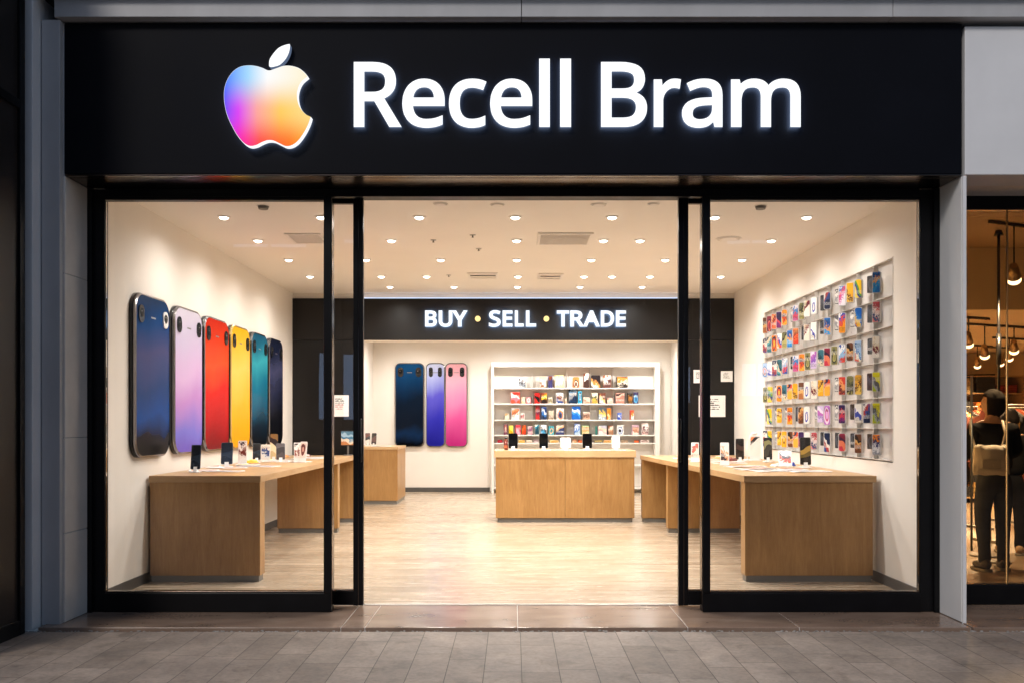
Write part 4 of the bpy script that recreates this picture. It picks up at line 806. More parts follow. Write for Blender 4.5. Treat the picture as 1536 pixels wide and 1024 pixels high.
# ------------------------------------------------------------------ things on the tables
def display_phone(x, y, z, w, h, rz, tilt, cols, label, body='slate', base=True, group='phones on table stands'):
    if z < .95: w, h = w * 1.12, h * 1.16
    t = thing('display_phone', label, 'phone on stand', (x, y, z), R(rz), group)
    Mt = Matrix.Translation((0, 0, .03)) @ Matrix.Rotation(R(-tilt), 4, 'X')
    mb = MB(); mb.prism(rrect(w, h, min(.013, w * .2), 5, 0, h / 2), -.006, .006, 0, 'xz', smooth=True, M=Mt); mb.build('phone_body', M[body], t)
    mb = MB(); mb.prism(rrect(w - .008, h - .008, min(.011, w * .18), 5, 0, h / 2), -.0072, -.0061, 0, 'xz', M=Mt); mb.build('screen', art(cols, 2.0, (1, 1, 1.6), .15, .6, screen=True), t)
    mb = MB(); mb.box(-w * .5, w * .5, -.05, .075, 0.0006, .008, bev=.003)
    a = R(tilt); mb.prism([(-.02, .008), (.06, .008), (.012 + .1 * math.sin(a), .03 + .1 * math.cos(a)), (.006 + .1 * math.sin(a), .03 + .1 * math.cos(a)), (-.012, .03)], -w * .18, w * .18, 0, 'yz')
    mb.build('stand', M['plastic_w'], t); return t
def leaflet(x, y, z, w, l, rz, cols, label, sheets=1):
    t = thing('leaflet', label, 'leaflet', (x, y, z), R(rz), 'leaflets and cards laid out on the tables')
    mb = MB()
    for k in range(sheets):
        mb.box(-w / 2, w / 2, -l / 2, l / 2, .0007 + k * .0035, .003 + k * .0035, bev=.0008, seg=1, M=Matrix.Rotation(R(k * 7), 4, 'Z'))
    mb.build('sheet', M['paper'], t)
    mb = MB(); zt = .003 + (sheets - 1) * .0035
    mb.box(-w * .42, w * .42, -l * .42, l * .42, zt + .0004, zt + .0012, M=Matrix.Rotation(R((sheets - 1) * 7), 4, 'Z')); mb.build('print', art(cols, 2.6, (1, 1.4, 1), flat=True), t)
def card_stand(x, y, z, w, h, rz, cols, label, tilt=12, group=None):
    w, h = w * 1.1, h * 1.12
    t = thing('card_stand', label, 'card stand', (x, y, z), R(rz), group)
    Mt = Matrix.Translation((0, 0, .012)) @ Matrix.Rotation(R(-tilt), 4, 'X')
    mb = MB(); mb.prism(rrect(w, h, .01, 4, 0, h / 2), -.004, .004, 0, 'xz', M=Mt); mb.build('holder', M['plastic_w'], t)
    mb = MB(); mb.prism(rrect(w * .86, h * .78, .006, 3, 0, h * .56), -.0054, -.0041, 0, 'xz', M=Mt); mb.build('picture', art(cols, 2.4, (1, 1, 1.3)), t)
    mb = MB(); mb.box(-w * .55, w * .55, -.035, .08, .0006, .0125, bev=.003); mb.build('foot', M['plastic_w'], t)
TZ = .93
darkscr = ['#1a2430', '#24303e', '#10141c', '#0c0e12']; warmscr = ['#20180e', '#6a5a2a', '#b09040', '#141210']
G1 = 'phones and cards on the table under the giant phones'; G2 = 'phones and cards on the table under the case wall'
def on(px, x): return x * F / (px - CX)
display_phone(-2.95, on(293, -2.95), TZ, .078, .20, 8, 14, darkscr, 'dark phone on a white stand, first on the table under the giant phones', group=G1)
display_phone(-2.98, on(340, -2.98), TZ, .105, .20, 12, 16, darkscr, 'wide dark phone on a white stand, in front of the red panel', group=G1)
card_stand(-2.98, on(363.5, -2.98), TZ, .085, .225, 6, [W_, '#e6dfd8', '#6a2a20', W_, '#2a2a2e'], 'white card holder with red and black print, in front of the yellow panel', 5, G1)
display_phone(-2.98, on(385, -2.98), TZ, .08, .17, 14, 18, darkscr, 'slanted dark phone with a small picture card, before the teal panel', group=G1)
card_stand(-2.95, on(398, -2.95), TZ, .1, .17, 4, [W_, '#dfe4ea', '#2a4a8a', W_], 'white curled card holder before the dark indigo panel', 8, G1)
display_phone(-2.86, on(410.5, -2.86), TZ, .085, .26, 5, 8, ['#d8c090', '#f0e4c0', '#3a3230', '#8a6a40'], 'tall golden phone standing before the dark indigo panel', 'plastic_k', group=G1)
display_phone(-2.72, on(421, -2.72), TZ, .09, .17, 16, 18, ['#4a4448', '#383438', '#5a5458'], 'grey slanted phone past the golden one', group=G1)
card_stand(-2.5, on(447, -2.5), TZ, .085, .2, 14, ['#e8dcd4', '#8a4a40', W_, '#3a3034'], 'pair of picture cards leaning in front of the black side panel', 16, G1)
card_stand(-2.44, on(453, -2.44) + .02, TZ, .075, .21, -6, ['#c8a090', '#6a3a34', '#e8d8d0'], 'brown picture card leaning behind the pale one near the black panel', 14, G1)
t = thing('small_monitor', 'small screen with a blue picture on the table end by the black panel', 'monitor', (px_x(522, 12.5), 12.5, TZ), R(0))
mb = MB(); mb.box(-.1, .1, -.012, .012, .14, .345, bev=.006); mb.build('casing', M['plastic_k'], t)
mb = MB(); mb.box(-.092, .092, -.0135, -.0122, .149, .337); mb.build('screen', art(['#b8784a', '#d8c8b0', '#4a7a9a', '#9ab8cc', '#5a8098'], 2.5, (2, 1, 2), .2, .4), t)
mb = MB(); mb.box(-.012, .012, -.006, .008, .012, .14, bev=.003).box(-.06, .06, -.05, .05, .0006, .012, bev=.004); mb.build('stand', M['grey'], t)
LF = [(306, 705.5, .22, .16, 12, [W_, '#e8b8a0', '#c86a5a', W_], 'white leaflet with pink print under the first dark phone', 2), (338, 706.5, .26, .12, -8, ['#c8ccd4', W_, '#8a98b0'], 'blue grey leaflet lying at the window end of the table', 2), (352, 701, .2, .14, 25, [W_, '#d8a090', '#e8dcd0'], 'white leaflet with rose print before the wide dark phone', 1),
      (372, 697, .2, .13, 10, ['#e8a83a', '#f0c868', W_], 'golden yellow card pack in front of the yellow panel', 3), (388, 699, .34, .12, -14, [W_, '#9aa8c8', '#e8e8ec'], 'long pale blue leaflet along the table edge', 2), (396, 691, .14, .1, 30, ['#f0b440', '#e8c880', W_], 'small yellow card beside the slanted phone', 2),
      (414, 692, .26, .12, 8, ['#e8e0d8', '#c86a50', W_, '#6a3a34'], 'leaflet with red and brown pictures near the golden phone', 2), (428, 689.5, .22, .16, -20, [W_, '#3a3a40', '#e08a50'], 'folded leaflet with black and orange print', 2), (440, 692, .34, .12, 4, ['#f0ece8', '#b8b8c4', W_], 'plain white leaflet along the middle of the table edge', 1), (462, 687, .3, .16, -10, [W_, '#c84a4a', '#e8dcd4', W_], 'white leaflet with red marks past the picture cards', 2), (480, 685.5, .3, .16, 14, ['#e8e0e0', '#a8a8b8', W_], 'pale grey leaflet beside the window stile', 2)]
for px, py, w_, l_, rz, cols, lb, n in LF:
    D = depth_on(py, TZ); leaflet(px_x(px, D), D, TZ, w_ * 1.25, l_ * 1.5, rz, cols, lb, n)
# table under the case wall
display_phone(2.99, on(1208.5, 2.99), TZ, .098, .245, -6, 7, warmscr, 'big dark phone with a golden landscape picture under the case wall', 'grey', group=G2)
display_phone(2.97, on(1152, 2.97), TZ, .085, .22, -4, 5, ['#14161a', '#3a3a34', '#8a8a60', '#1c1c20'], 'black phone with a dim green picture standing under the bottom case row', 'plastic_k', group=G2)
card_stand(2.93, on(1133, 2.93), TZ, .115, .26, -8, [W_, '#f0e8e0', '#2a2a2e', '#f0905a', W_], 'tall white card with an orange and black picture', 6, G2)
card_stand(2.84, on(1178, 2.84), TZ, .12, .16, -14, ['#f0e8e0', '#d84a3a', '#3a3a48', W_], 'low tilted card with a red round picture between the dark phones', 30, G2)
card_stand(2.28, on(1087, 2.28), TZ, .085, .215, -12, ['#e8dcd0', '#3a2a2a', '#e8a880', W_], 'pale picture card leaning beside the window stile', 14, G2)
card_stand(2.12, on(1042, 2.12), TZ, .08, .2, -16, ['#e8d0c0', '#c85a4a', W_], 'red topped white card seen through the sliding door leaf', 16, G2)
display_phone(2.66, on(1110, 2.66), TZ, .085, .21, 0, 3, ['#2a2220', '#4a3a34', '#14100e'], 'slim dark brown phone standing against the black side panel', 'plastic_k', group=G2)
t = thing('desk_lamp', 'thin white bent neck lamp standing by the corner of the case wall', 'lamp', (2.86, on(1121, 2.86), TZ))
mb = MB(); mb.cyl((0, 0, .008), .045, .014, 'z', 20); mb.build('base', M['plastic_w'], t)
mb = MB(); mb.tube([(0, 0, .015), (-.01, 0, .12), (.0, 0, .22), (.035, 0, .3), (.07, 0, .33)], .006); mb.build('neck', M['plastic_w'], t)
mb = MB(); mb.sphere((.085, 0, .325), .03, 0, (1.2, 1, .7)); mb.build('head', M['plastic_w'], t)
LF = [(1212, 706.5, .3, .16, 6, ['#c8ccd4', W_, '#9aa4b4'], 'pale grey leaflet under the big golden landscape phone', 2), (1188, 704, .22, .16, -12, [W_, '#3a4a8a', '#d84a3a', W_], 'white leaflet with a small blue and red badge', 2), (1160, 706, .32, .15, 10, ['#e8e6e4', '#b0b4c0', W_], 'white leaflet hanging over the table edge end', 2), (1136, 703.5, .34, .14, 16, ['#3a3a44', '#b82a34', '#e8d0c8', '#2a2a30'], 'dark magazine with a red cover picture', 3), (1118, 699.5, .32, .14, 12, ['#d8343a', W_, '#8a2a34', '#e8c8c0'], 'red and white magazine beside the dark one', 3),
      (1093, 694, .3, .14, 8, ['#8a3a34', '#3a2a2a', '#d8a088', W_], 'brown round patterned magazine near the pale card', 2), (1074, 691, .34, .2, -6, [W_, '#e8e4e0', '#b88a8a', W_], 'white sheet with one line of print beside the stile', 1), (1050, 688.5, .3, .18, 14, ['#e8e0d8', '#d88a7a', W_], 'white leaflet with pink print seen through the sliding door', 2), (1032, 687, .3, .16, -8, [W_, '#c8c0b8', W_], 'plain leaflet at the aisle end of the case wall table', 2), (1108, 690.5, .18, .14, 30, ['#d8d4cc', '#a8a498', W_], 'small grey folded sheet by the brown phone', 1), (1196, 699.5, .2, .12, -4, ['#e8c890', '#c89a5a', W_], 'tan card lying between the two dark phones', 1)]
for px, py, w_, l_, rz, cols, lb, n in LF:
    D = depth_on(py, TZ); leaflet(px_x(px, D), D, TZ, w_ * 1.25, l_ * 1.5, rz, cols, lb, n)
# centre counter
CT = 1.0
for a, b, yt, cols, lb, bd in ((763, 776.5, 648, ['#0a0a0c', '#141416', '#0a0a0c'], 'black tablet on a white stand next to the dark red bottle', 'plastic_k'), (809, 822, 648, ['#0c0c0e', '#161412', '#0a0a0c'], 'black tablet on a stand in front of the row of teal boxes', 'plastic_k'), (874, 888, 648.5, ['#0c0a0a', '#120e0c', '#0a0a0c'], 'black tablet on a white stand on the shelf side of the white one', 'plastic_k'),
                               (841, 856, 654.5, ['#f0ece8', '#e8e4e0', '#f4f2f0'], 'white tablet with a dark camera corner in the middle of the counter', 'plastic_w'), (918, 930, 652, ['#f0eae2', '#e8e0d8', '#e8e4e0'], 'white tilted tablet leaning at the end of the counter', 'plastic_w')):
    D = 12.62; x = px_x((a + b) / 2, D); h = px_z(yt, D) - CT - .04
    display_phone(x, D, CT, px_x(b, D) - px_x(a, D), h, 0, 6 if bd == 'plastic_k' else 12, cols, lb, bd, group='tablets on the middle counter')
D = 12.66; t = thing('bottle', 'dark red bottle on the middle counter beside the first black tablet', 'bottle', (px_x(759, D), D, CT))
mb = MB(); mb.cyl((0, 0, .07), .03, .138, 'z', 20, 0).cyl((0, 0, .147), .03, .016, 'z', 20, 0, .02); mb.build('body', paint('dark_red_glass', (.16, .025, .015), .15, coat=.5), t)
mb = MB(); mb.cyl((0, 0, .172), .02, .034, 'z', 16); mb.build('cap', M['plastic_k'], t)
mb = MB(); mb.cyl((0, 0, .05), .0305, .04, 'z', 20, cap=False); mb.build('label_band', paint('red_label', (.5, .12, .05), .5), t)
for i, (px, w_, l_, rz, cols, lb) in enumerate(((793, .26, .16, 5, [W_, '#e8d8c8', W_], 'cream leaflet between the first two black tablets'), (816, .2, .14, -6, [W_, '#a8a8b0', W_], 'white card in front of the second black tablet'), (848, .34, .15, 4, [W_, '#e8e8e8'], 'white sheet in front of the white tablet'), (864, .16, .12, -12, ['#d8d8dc', W_], 'small pale card beside the white tablet'), (905, .28, .16, 8, [W_, '#e8dcd0', '#c8c8cc'], 'white leaflet between the black and the tilted tablet'), (926, .22, .14, -3, ['#a8a8ac', W_, '#6a6a70'], 'grey striped leaflet under the tilted tablet'))):
    leaflet(px_x(px, 12.52), 12.54, CT, w_, l_, rz, cols, lb, 2)
# rear side counter
for px, rz, cols, lb in ((551.5, 8, ['#e8e0dc', '#2a2a2e', '#6a3a34'], 'small phone with a pale case standing by the wall on the block counter'), (560.5, -10, ['#3a3034', '#6a5050', '#1c1a1c'], 'small dark rose phone on the edge side of the block counter')):
    D = 15.7; display_phone(px_x(px, D), D, .975, .085, .2, rz, 10, cols, lb, 'plastic_k', group='phones on the block counter')
leaflet(px_x(572, 15.5), 15.5, .975, .34, .2, 6, [W_, '#d8d8dc', '#e8dcd4'], 'white leaflets spread on the block counter in the rear', 3)
def packet(x, y, z, w, l, h, rz, cols, label):
    t = thing('accessory_packet', label, 'packet', (x, y, z), R(rz), 'small packets and booklets lying on the tables')
    tb = bmesh.new(); bmesh.ops.create_grid(tb, x_segments=7, y_segments=5, size=.5); rg = random.Random(int(abs(x) * 1000 + y * 77))
    for v in tb.verts:
        u, q = v.co.x, v.co.y; e = max(0, 1 - (2 * u) ** 4) * max(0, 1 - (2 * q) ** 4)
        v.co = Vector((u * w, q * l, .002 + h * e * rg.uniform(.55, 1.0)))
    bot = bmesh.ops.extrude_face_region(tb, geom=tb.faces[:])
    for v in [g for g in bot['geom'] if isinstance(g, bmesh.types.BMVert)]: v.co.z = .0006
    bmesh.ops.recalc_face_normals(tb, faces=tb.faces[:])
    mb = MB(); mb._add(tb, 0); mb.build('pouch', art(cols, 3, (1, 1, 1), .35, .3, flat=True), t)
    mb = MB(); mb.box(w / 2 - .002, w / 2 + .012, -l * .46, l * .46, .0007, .0035); mb.build('seal', M['plastic_w'], t)
PK = [(378, 694, .15, .12, .045, 20, ['#f0a820', '#f4cc60', '#c86a1c'], 'crumpled golden packet in front of the white card holder'), (401, 689.5, .13, .1, .04, -30, ['#f0b030', '#e88a20', '#f4d890'], 'small amber packet by the slanted phone'), (413, 687.5, .12, .1, .04, 12, ['#3a3438', '#8a6a50', '#e8d8c8'], 'small dark pouch below the golden phone'), (425, 685, .14, .12, .035, 40, ['#e88a4a', W_, '#c85a3a'], 'orange and white pouch past the golden phone'),
      (322, 701.5, .15, .12, .025, -12, ['#e8b8a8', '#c86a58', W_], 'flat rose packet between the two dark phones'), (459, 683.5, .14, .1, .03, 10, ['#c83a34', '#e8d0c8', '#8a2a28'], 'red packet beyond the picture cards'),
      (1098, 691, .2, .14, .05, 15, ['#5a2420', '#8a3a30', '#3a2420'], 'dark round brown pouch beside the magazines'), (1165, 699, .12, .1, .035, 25, ['#e8e4e0', '#c8b8a8', W_], 'pale crumpled packet in the middle of the case wall table'), (1186, 698, .1, .12, .05, -10, ['#1c3a9a', '#2a56c8', '#e8ecf4'], 'small bright blue packet by the black phone'), (1058, 686, .15, .12, .04, 30, ['#e8b0a0', '#d86a58', W_], 'pink packet seen through the sliding door'), (1080, 687, .14, .1, .03, -20, ['#f0a060', W_, '#d87a3a'], 'small orange packet near the stile of the window')]
for px, py, w_, l_, h_, rz, cols, lb in PK:
    D = depth_on(py, TZ); packet(px_x(px, D), D, TZ + .004, w_, l_, h_, rz, cols, lb)
# mirror-like framed picture on the alcove side wall
t = thing('wall_frame', 'tall narrow pale framed panel on the side wall beside the shelf unit', 'wall frame', (3.14, 16.2, .95), R(-90))
mb = MB(); mb.box(-.35, .35, -.03, -.001, 0, 1.1, bev=.006); mb.build('frame', gold, t)
mb = MB(); mb.box(-.31, .31, -.034, -.0305, .04, 1.06); mb.build('panel', art(['#e8dcc8', '#c8b890', '#8a7a50', '#e8e0d0'], 1.6), t)
# ------------------------------------------------------------------ neighbouring shop
NX0, NX1, NY1, NZ = 3.32, 11.0, 16.0, 3.3
amber = paint('warm_plaster', (.66, .52, .33), .6, var=.06, scale=1.2)
mb = MB(); mb.box(NX0, NX1, 6.86, NY1, -.2, -.001); struct('shop_floor', mb, paint('brown_tile_floor', (.2, .145, .1), .3, var=.15, scale=1.4))
mb = MB(); mb.box(NX0, NX1, 6.75, NY1, NZ, NZ + .1); struct('shop_ceiling', mb, paint('brown_ceiling', (.36, .24, .13), .55, var=.08))
mb = MB(); mb.box(NX0, NX1, NY1, NY1 + .1, 0, NZ); struct('shop_back_wall', mb, amber)
mb = MB(); mb.box(NX0 - .028, NX0, 6.95, NY1, 0, NZ); struct('shop_side_wall', mb, amber)
mb = MB(); mb.box(NX1, NX1 + .1, 6.95, NY1, 0, NZ); struct('shop_far_wall', mb, amber)
mb = MB(); mb.box(NX0 + .001, NX1 - .001, 9.8, NY1 - .001, 2.62, NZ - .002); struct('lower_ceiling', mb, amber)
t = thing('glass_shopfront', 'dark framed tinted glass front of the neighbouring shop with a slim brass bar', 'window', (3.17, 6.85, 0))
mb = MB(); mb.box(0.0, 7.8, 0, .1, 3.02, 3.2, bev=.004).box(0, 7.8, 0, .1, .003, .155, bev=.004).box(.0, .265, -0, .1, .156, 3.019, bev=.003); mb.build('frame', M['blackframe'], t)
mb = MB(); mb.box(.266, .628, .04, .052, .156, 3.019); mb.build('glass', M['dim'], t)
mb = MB(); mb.box(.634, 7.8, .04, .052, .156, 3.019); mb.build('glass', M['dim'], t)
mb = MB(); mb.box(.6285, .6335, .036, .056, .156, 3.019); mb.build('glass_joint', paint('bronze_joint', (.28, .2, .11), .3, metal=.6), t)
brass = paint('aged_brass', (.34, .23, .11), .3, metal=.8)
mb = MB(); mb.tube([(.32, -.03, .42), (.32, -.03, 1.75)], .008, 10).tube([(.32, -.03, .6), (.32, .04, .6)], .006, 6).tube([(.32, -.03, 1.6), (.32, .04, 1.6)], .006, 6); mb.build('pull_bar', brass, t)
def at(px, py, D): return (px_x(px, D), D, px_z(py, D))
for px, py, D, r, lb in ((1521, 415, 8.6, .062, 'bright track spotlight hanging high near the glass of the neighbouring shop'), (1477, 530, 11.2, .055, 'glowing spotlight behind the brass bar in the neighbouring shop'), (1453, 513, 10.4, .05, 'glowing spotlight at the white pillar side of the neighbouring shop'), (1521, 523, 11.4, .055, 'glowing spotlight above the clothes in the neighbouring shop'), (1514, 535, 13, .05, 'small round glowing lamp below the spotlight over the clothes'), (1466, 546, 14.2, .05, 'small distant spotlight near the amber rear wall by the white pillar'), (1501, 543, 14.6, .05, 'small distant spotlight near the amber rear wall by the dark pole')):
    x, y, z = at(px, py, D); zc_ = NZ if D < 9.8 else 2.62
    t = thing('track_spotlight', lb, 'spotlight', (x, y, zc_), R(25), 'track spotlights in the neighbouring shop')
    mb = MB(); mb.box(-.35, .35, -.015, .015, -.03, -.0005, bev=.003); mb.build('track', M['plastic_k'], t)
    mb = MB(); mb.tube([(0, 0, -.03), (0, 0, z - zc_ + .06)], .008, 8); mb.build('stem', M['plastic_k'], t)
    Mt = Matrix.Translation((0, 0, z - zc_)) @ Matrix.Rotation(R(35), 4, 'X') @ Matrix.Rotation(R(-40), 4, 'Y')
    mb = MB(); mb.cyl((0, 0, .07), r * 1.02, .15, 'z', 20, 0, r * .55, M=Mt); mb.build('housing', brass, t)
    mb = MB(); mb.sphere((0, 0, -.045), r * 1.02, 0, (1, 1, .55), 18, M=Mt); mb.build('lamp_lens', M['warm'], t)
    lamp_spot('lamp', (x - .05, y, z - .1), NB_E * (1.6 if D > 14 else 1), (1, .74, .42), 150, .7, .08, (0, R(12), 0))
t = thing('ceiling_pole', 'thin dark pole dropping from the ceiling behind the neighbouring shop glass', 'pole', (px_x(1498, 8.9), 8.9, 0))
mb = MB(); mb.cyl((0, 0, NZ / 2 + .6), .014, NZ - 1.2, 'z', 12).cyl((0, 0, NZ - .03), .045, .05, 'z', 16, 0, .03).cyl((0, 0, 2.12), .024, .3, 'z', 12); mb.build('tube', M['plastic_k'], t)
mb = MB(); mb.cyl((0, 0, .62), .012, 1.2, 'z', 10).cyl((0, 0, .01), .12, .018, 'z', 24); mb.build('stand', M['grey'], t)
# clothes rails and shelves
def garment(mb, x, y, z, w, l, mi):
    n = 10; P = []
    for k in range(n + 1):
        u = k / n; P.append((math.sin(u * 9 + x * 7) * .012 + .02, -u * l))
    top = [(-w / 2, -.09), (-.05, 0), (.05, 0), (w / 2, -.09)]
    poly = [(-w / 2, -.1), (-.06, -.01), (.06, -.01), (w / 2, -.1), (w / 2 * 1.05, -l), (-w / 2 * 1.05, -l)]
    mb.prism([(a, b + z) for a, b in poly], -.025, .025, mi, 'yz', M=Matrix.Translation((x, y, 0)))
cloth = [['#2a1c14', '#100c0a'], ['#8a3a1c', '#c86a2a'], ['#1a1a1c', '#2a2a2e'], ['#b88a4a', '#d8b070'], ['#5a2418', '#7a2a1c'], ['#d8c8a8', '#b8a078']]
for gx, gy, lb in ((6.1, 10.6, 'clothes rail of dark and rust garments behind the person'), (7.4, 12.8, 'clothes rail of mixed garments in the rear of the neighbouring shop'), (5.55, 11.6, 'clothes rail of brown garments by the brass bar side')):
    t = thing('clothes_rail', lb, 'clothes rail', (gx, gy, 0), R(20))
    mb = MB(); mb.tube([(-.6, 0, .03), (-.6, 0, 1.6), (.6, 0, 1.6), (.6, 0, .03)], .014, 8).box(-.62, -.58, -.25, .25, 0, .03).box(.58, .62, -.25, .25, 0, .03); mb.build('rail_frame', M['grey'], t)
    for k in range(11):
        cs = cloth[(k * 5 + int(gy)) % 6]
        mb = MB(); garment(mb, -.52 + k * .104, 0, 1.56, .42 + .05 * math.sin(k * 3), .75 + .2 * math.sin(k * 2.3), 0)
        mb.build('garment', paint('cloth_' + cs[0], cs[0], .9, var=.25, scale=12), t)
for k, (bx_, by, lb) in enumerate(((6.9, 15.7, 'tall shelf of folded clothes against the amber rear wall'), (8.2, 15.7, 'second tall shelf of folded clothes farther along the amber rear wall'))):
    t = thing('clothes_shelf', lb, 'shelf', (bx_, by, 0))
    mb = MB(); mb.box(-.62, -.6, -.25, .25, 0, 2.2).box(.6, .62, -.25, .25, 0, 2.2)
    for z in (.1, .55, 1.0, 1.45, 1.9, 2.2): mb.box(-.599, .599, -.24, .25, z - .02, z)
    mb.build('shelf_frame', paint('brown_wood', (.36, .22, .11), .5, var=.2), t)
    rg = random.Random(k + 3)
    for z in (.1, .55, 1.0, 1.45, 1.9):
        for q in range(3):
            mb = MB(); hh = rg.uniform(.12, .34); c = rg.choice(cloth)
            for s_ in range(4): mb.box(-.55 + q * .38, -.22 + q * .38, -.18, .18, z + .001 + s_ * hh / 4, z + (s_ + 1) * hh / 4, bev=.012)
            mb.build('folded_stack', paint('cloth_' + c[1], c[1], .9, var=.2, scale=12), t)
t = thing('display_bust', 'dark torso display form in a rust top beside the person', 'mannequin', (4.93, 9.35, 0), R(160))
mb = MB(); mb.cyl((0, 0, .01), .15, .02, 'z', 24).cyl((0, 0, .45), .012, .9, 'z', 10); mb.build('stand', M['grey'], t)
mb = MB()
prof = [(.86, .13, .1), (.95, .16, .11), (1.08, .125, .09), (1.22, .16, .11), (1.36, .175, .11), (1.43, .14, .09), (1.47, .06, .06), (1.53, .05, .05)]
tb = bmesh.new(); rws = [[tb.verts.new((a * math.cos(2 * math.pi * k / 18), b * math.sin(2 * math.pi * k / 18), z)) for k in range(18)] for z, a, b in prof]
for A, B in zip(rws, rws[1:]):
    for k in range(18): tb.faces.new([A[k], A[(k + 1) % 18], B[(k + 1) % 18], B[k]]).smooth = True
tb.faces.new(rws[-1]); tb.faces.new(rws[0][::-1]); bmesh.ops.recalc_face_normals(tb, faces=tb.faces[:]); mb._add(tb, 0)
mb.build('torso', paint('rust_cloth', (.16, .035, .02), .85, var=.3, scale=14), t)

# ------------------------------------------------------------------ people
def skinned(name, nodes, edges, mats, parent, sub=2, root=0):
    """one continuous surface grown round joints: nodes = [(x,y,z,rx,ry)]"""
    me = bpy.data.meshes.new(name); me.from_pydata([n[:3] for n in nodes], edges, []); o = bpy.data.objects.new(name, me); COL.objects.link(o)
    md = o.modifiers.new('skin', 'SKIN'); md.use_smooth_shade = True; md.branch_smoothing = .4
    for v, n in zip(me.skin_vertices[0].data, nodes): v.radius = (n[3], n[4] if len(n) > 4 else n[3]); v.use_root = False
    me.skin_vertices[0].data[root].use_root = True
    sb = o.modifiers.new('sub', 'SUBSURF'); sb.levels = sub; sb.render_levels = sub
    bpy.context.view_layer.update()
    m2 = bpy.data.meshes.new_from_object(o.evaluated_get(bpy.context.evaluated_depsgraph_get()))
    bpy.data.objects.remove(o); bpy.data.meshes.remove(me)
    for f in m2.polygons: f.use_smooth = True
    return mesh_obj(name, m2, mats, parent)
SKIN_ = paint('skin', (.42, .24, .16), .5, var=.06, scale=20)
def person(loc, rz, label, hgt, top, legs, shoe, hair, lean=0., head_turn=0., step=0., bob=.0):
    """standing figure facing local +y; built at 1.70 m and scaled"""
    t = thing('person', label, 'person', loc, rz); k = hgt / 1.70; t.scale = (k, k, k)
    L = lean
    hip = .93; sh = 1.40
    # body: pelvis, spine, neck, head, arms to wrists, legs to ankles
    N = [(0, 0, hip, .1, .08), (0, L * .3, 1.12, .115, .09), (0, L * .7, 1.3, .145, .1), (0, L, 1.42, .075, .07), (0, L * 1.05 + .01, 1.48, .052, .055), (0.0, L * 1.1 + .02, 1.545, .06, .07), (.0, L * 1.1 + .025, 1.62, .078, .092), (0, L * 1.1 + .01, 1.675, .05, .06)]
    Ed = [(0, 1), (1, 2), (2, 3), (3, 4), (4, 5), (5, 6), (6, 7)]
    arms = []
    for s in (-1, 1):
        b = len(N); N += [(s * .165, L, 1.385, .055), (s * .215, L + .02, 1.13, .04), (s * .15, L + .25, 1.08, .03), (s * .13, L + .31, 1.085, .024)]
        Ed += [(3, b), (b, b + 1), (b + 1, b + 2), (b + 2, b + 3)]; arms.append(b + 3)
        b = len(N); f = step * s
        N += [(s * .09, 0, hip - .08, .07), (s * .1, .03 + f * .4, .5, .055), (s * .1, f, .09, .038)]
        Ed += [(0, b), (b, b + 1), (b + 1, b + 2)]
        # hand: palm and five fingers
        w = arms[-1]; wx, wy, wz = N[w][:3]
        pb = len(N); N.append((wx, wy + .05, wz, .026, .016)); Ed.append((w, pb))
        for q, (dx, ln) in enumerate(((-.024, .062), (-.008, .074), (.008, .07), (.023, .054))):
            c = len(N); N += [(wx + dx, wy + .085, wz + .002, .0085), (wx + dx * 1.1, wy + .085 + ln * .55, wz - .008, .008), (wx + dx * 1.1, wy + .085 + ln * .8, wz - .03, .007)]
            Ed += [(pb, c), (c, c + 1), (c + 1, c + 2)]
        c = len(N); N += [(wx - s * .03, wy + .06, wz, .009), (wx - s * .042, wy + .095, wz - .008, .0085)]; Ed += [(pb, c), (c, c + 1)]
    bd = skinned('body', N, Ed, SKIN_, t, 2)
    # face: nose, eyes, ears, mouth sit on the head and turn with it
    hd = bpy.data.objects.new('face', None)
    Mh = Matrix.Translation((0, L * 1.1 + .02, 1.6)) @ Matrix.Rotation(head_turn, 4, 'Z')
    mb = MB(); mb.sphere((0, 0, .005), .09, 0, (.86, 1.08, 1.22), 20, M=Mh); mb.sphere((0, .098, -.015), .016, 0, (.8, 1, 1.3), 10, M=Mh)
    for s in (-1, 1): mb.sphere((s * .08, 0, -.005), .024, 0, (.35, .7, 1.1), 10, M=Mh); mb.sphere((s * .032, .087, .012), .011, 1, (1.2, .5, .7), 10, M=Mh)
    mb.box(-.022, .022, .09, .096, -.054, -.047, 2, bev=.002, M=Mh); mb.build('face', [SKIN_, M['plastic_k'], paint('lip', (.3, .1, .08), .5)], t)
    mb = MB(); n = 24
    tb = bmesh.new(); bmesh.ops.create_uvsphere(tb, u_segments=28, v_segments=18, radius=.104)
    rg = random.Random(5)
    for f in tb.faces: f.smooth = True
    for v in tb.verts:
        v.co.x *= .96; v.co.y *= 1.12; v.co.z *= 1.2
        v.co += v.co.normalized() * rg.uniform(-.007, .008)
        if v.co.z < -.03: v.co.z = v.co.z * (1 + bob) ; v.co.x *= 1 - .25 * min(1, (-v.co.z - .03) / .12) * (0 if bob else 1)
        if v.co.y > .035 and v.co.z < .062: v.co.y = .035 - (v.co.y - .035) * .3; v.co.x *= .97
    bmesh.ops.translate(tb, vec=(0, -.012, .022), verts=tb.verts); mb._add(tb, 0, Mh); mb.build('hair', hair, t)
    # jacket with sleeves
    J = [(0, -.0, .9, .192, .145), (0, L * .3, 1.1, .175, .135), (0, L * .7, 1.28, .195, .145), (0, L, 1.41, .12, .11), (0, L * 1.03, 1.455, .075, .075)]
    JE = [(0, 1), (1, 2), (2, 3), (3, 4)]
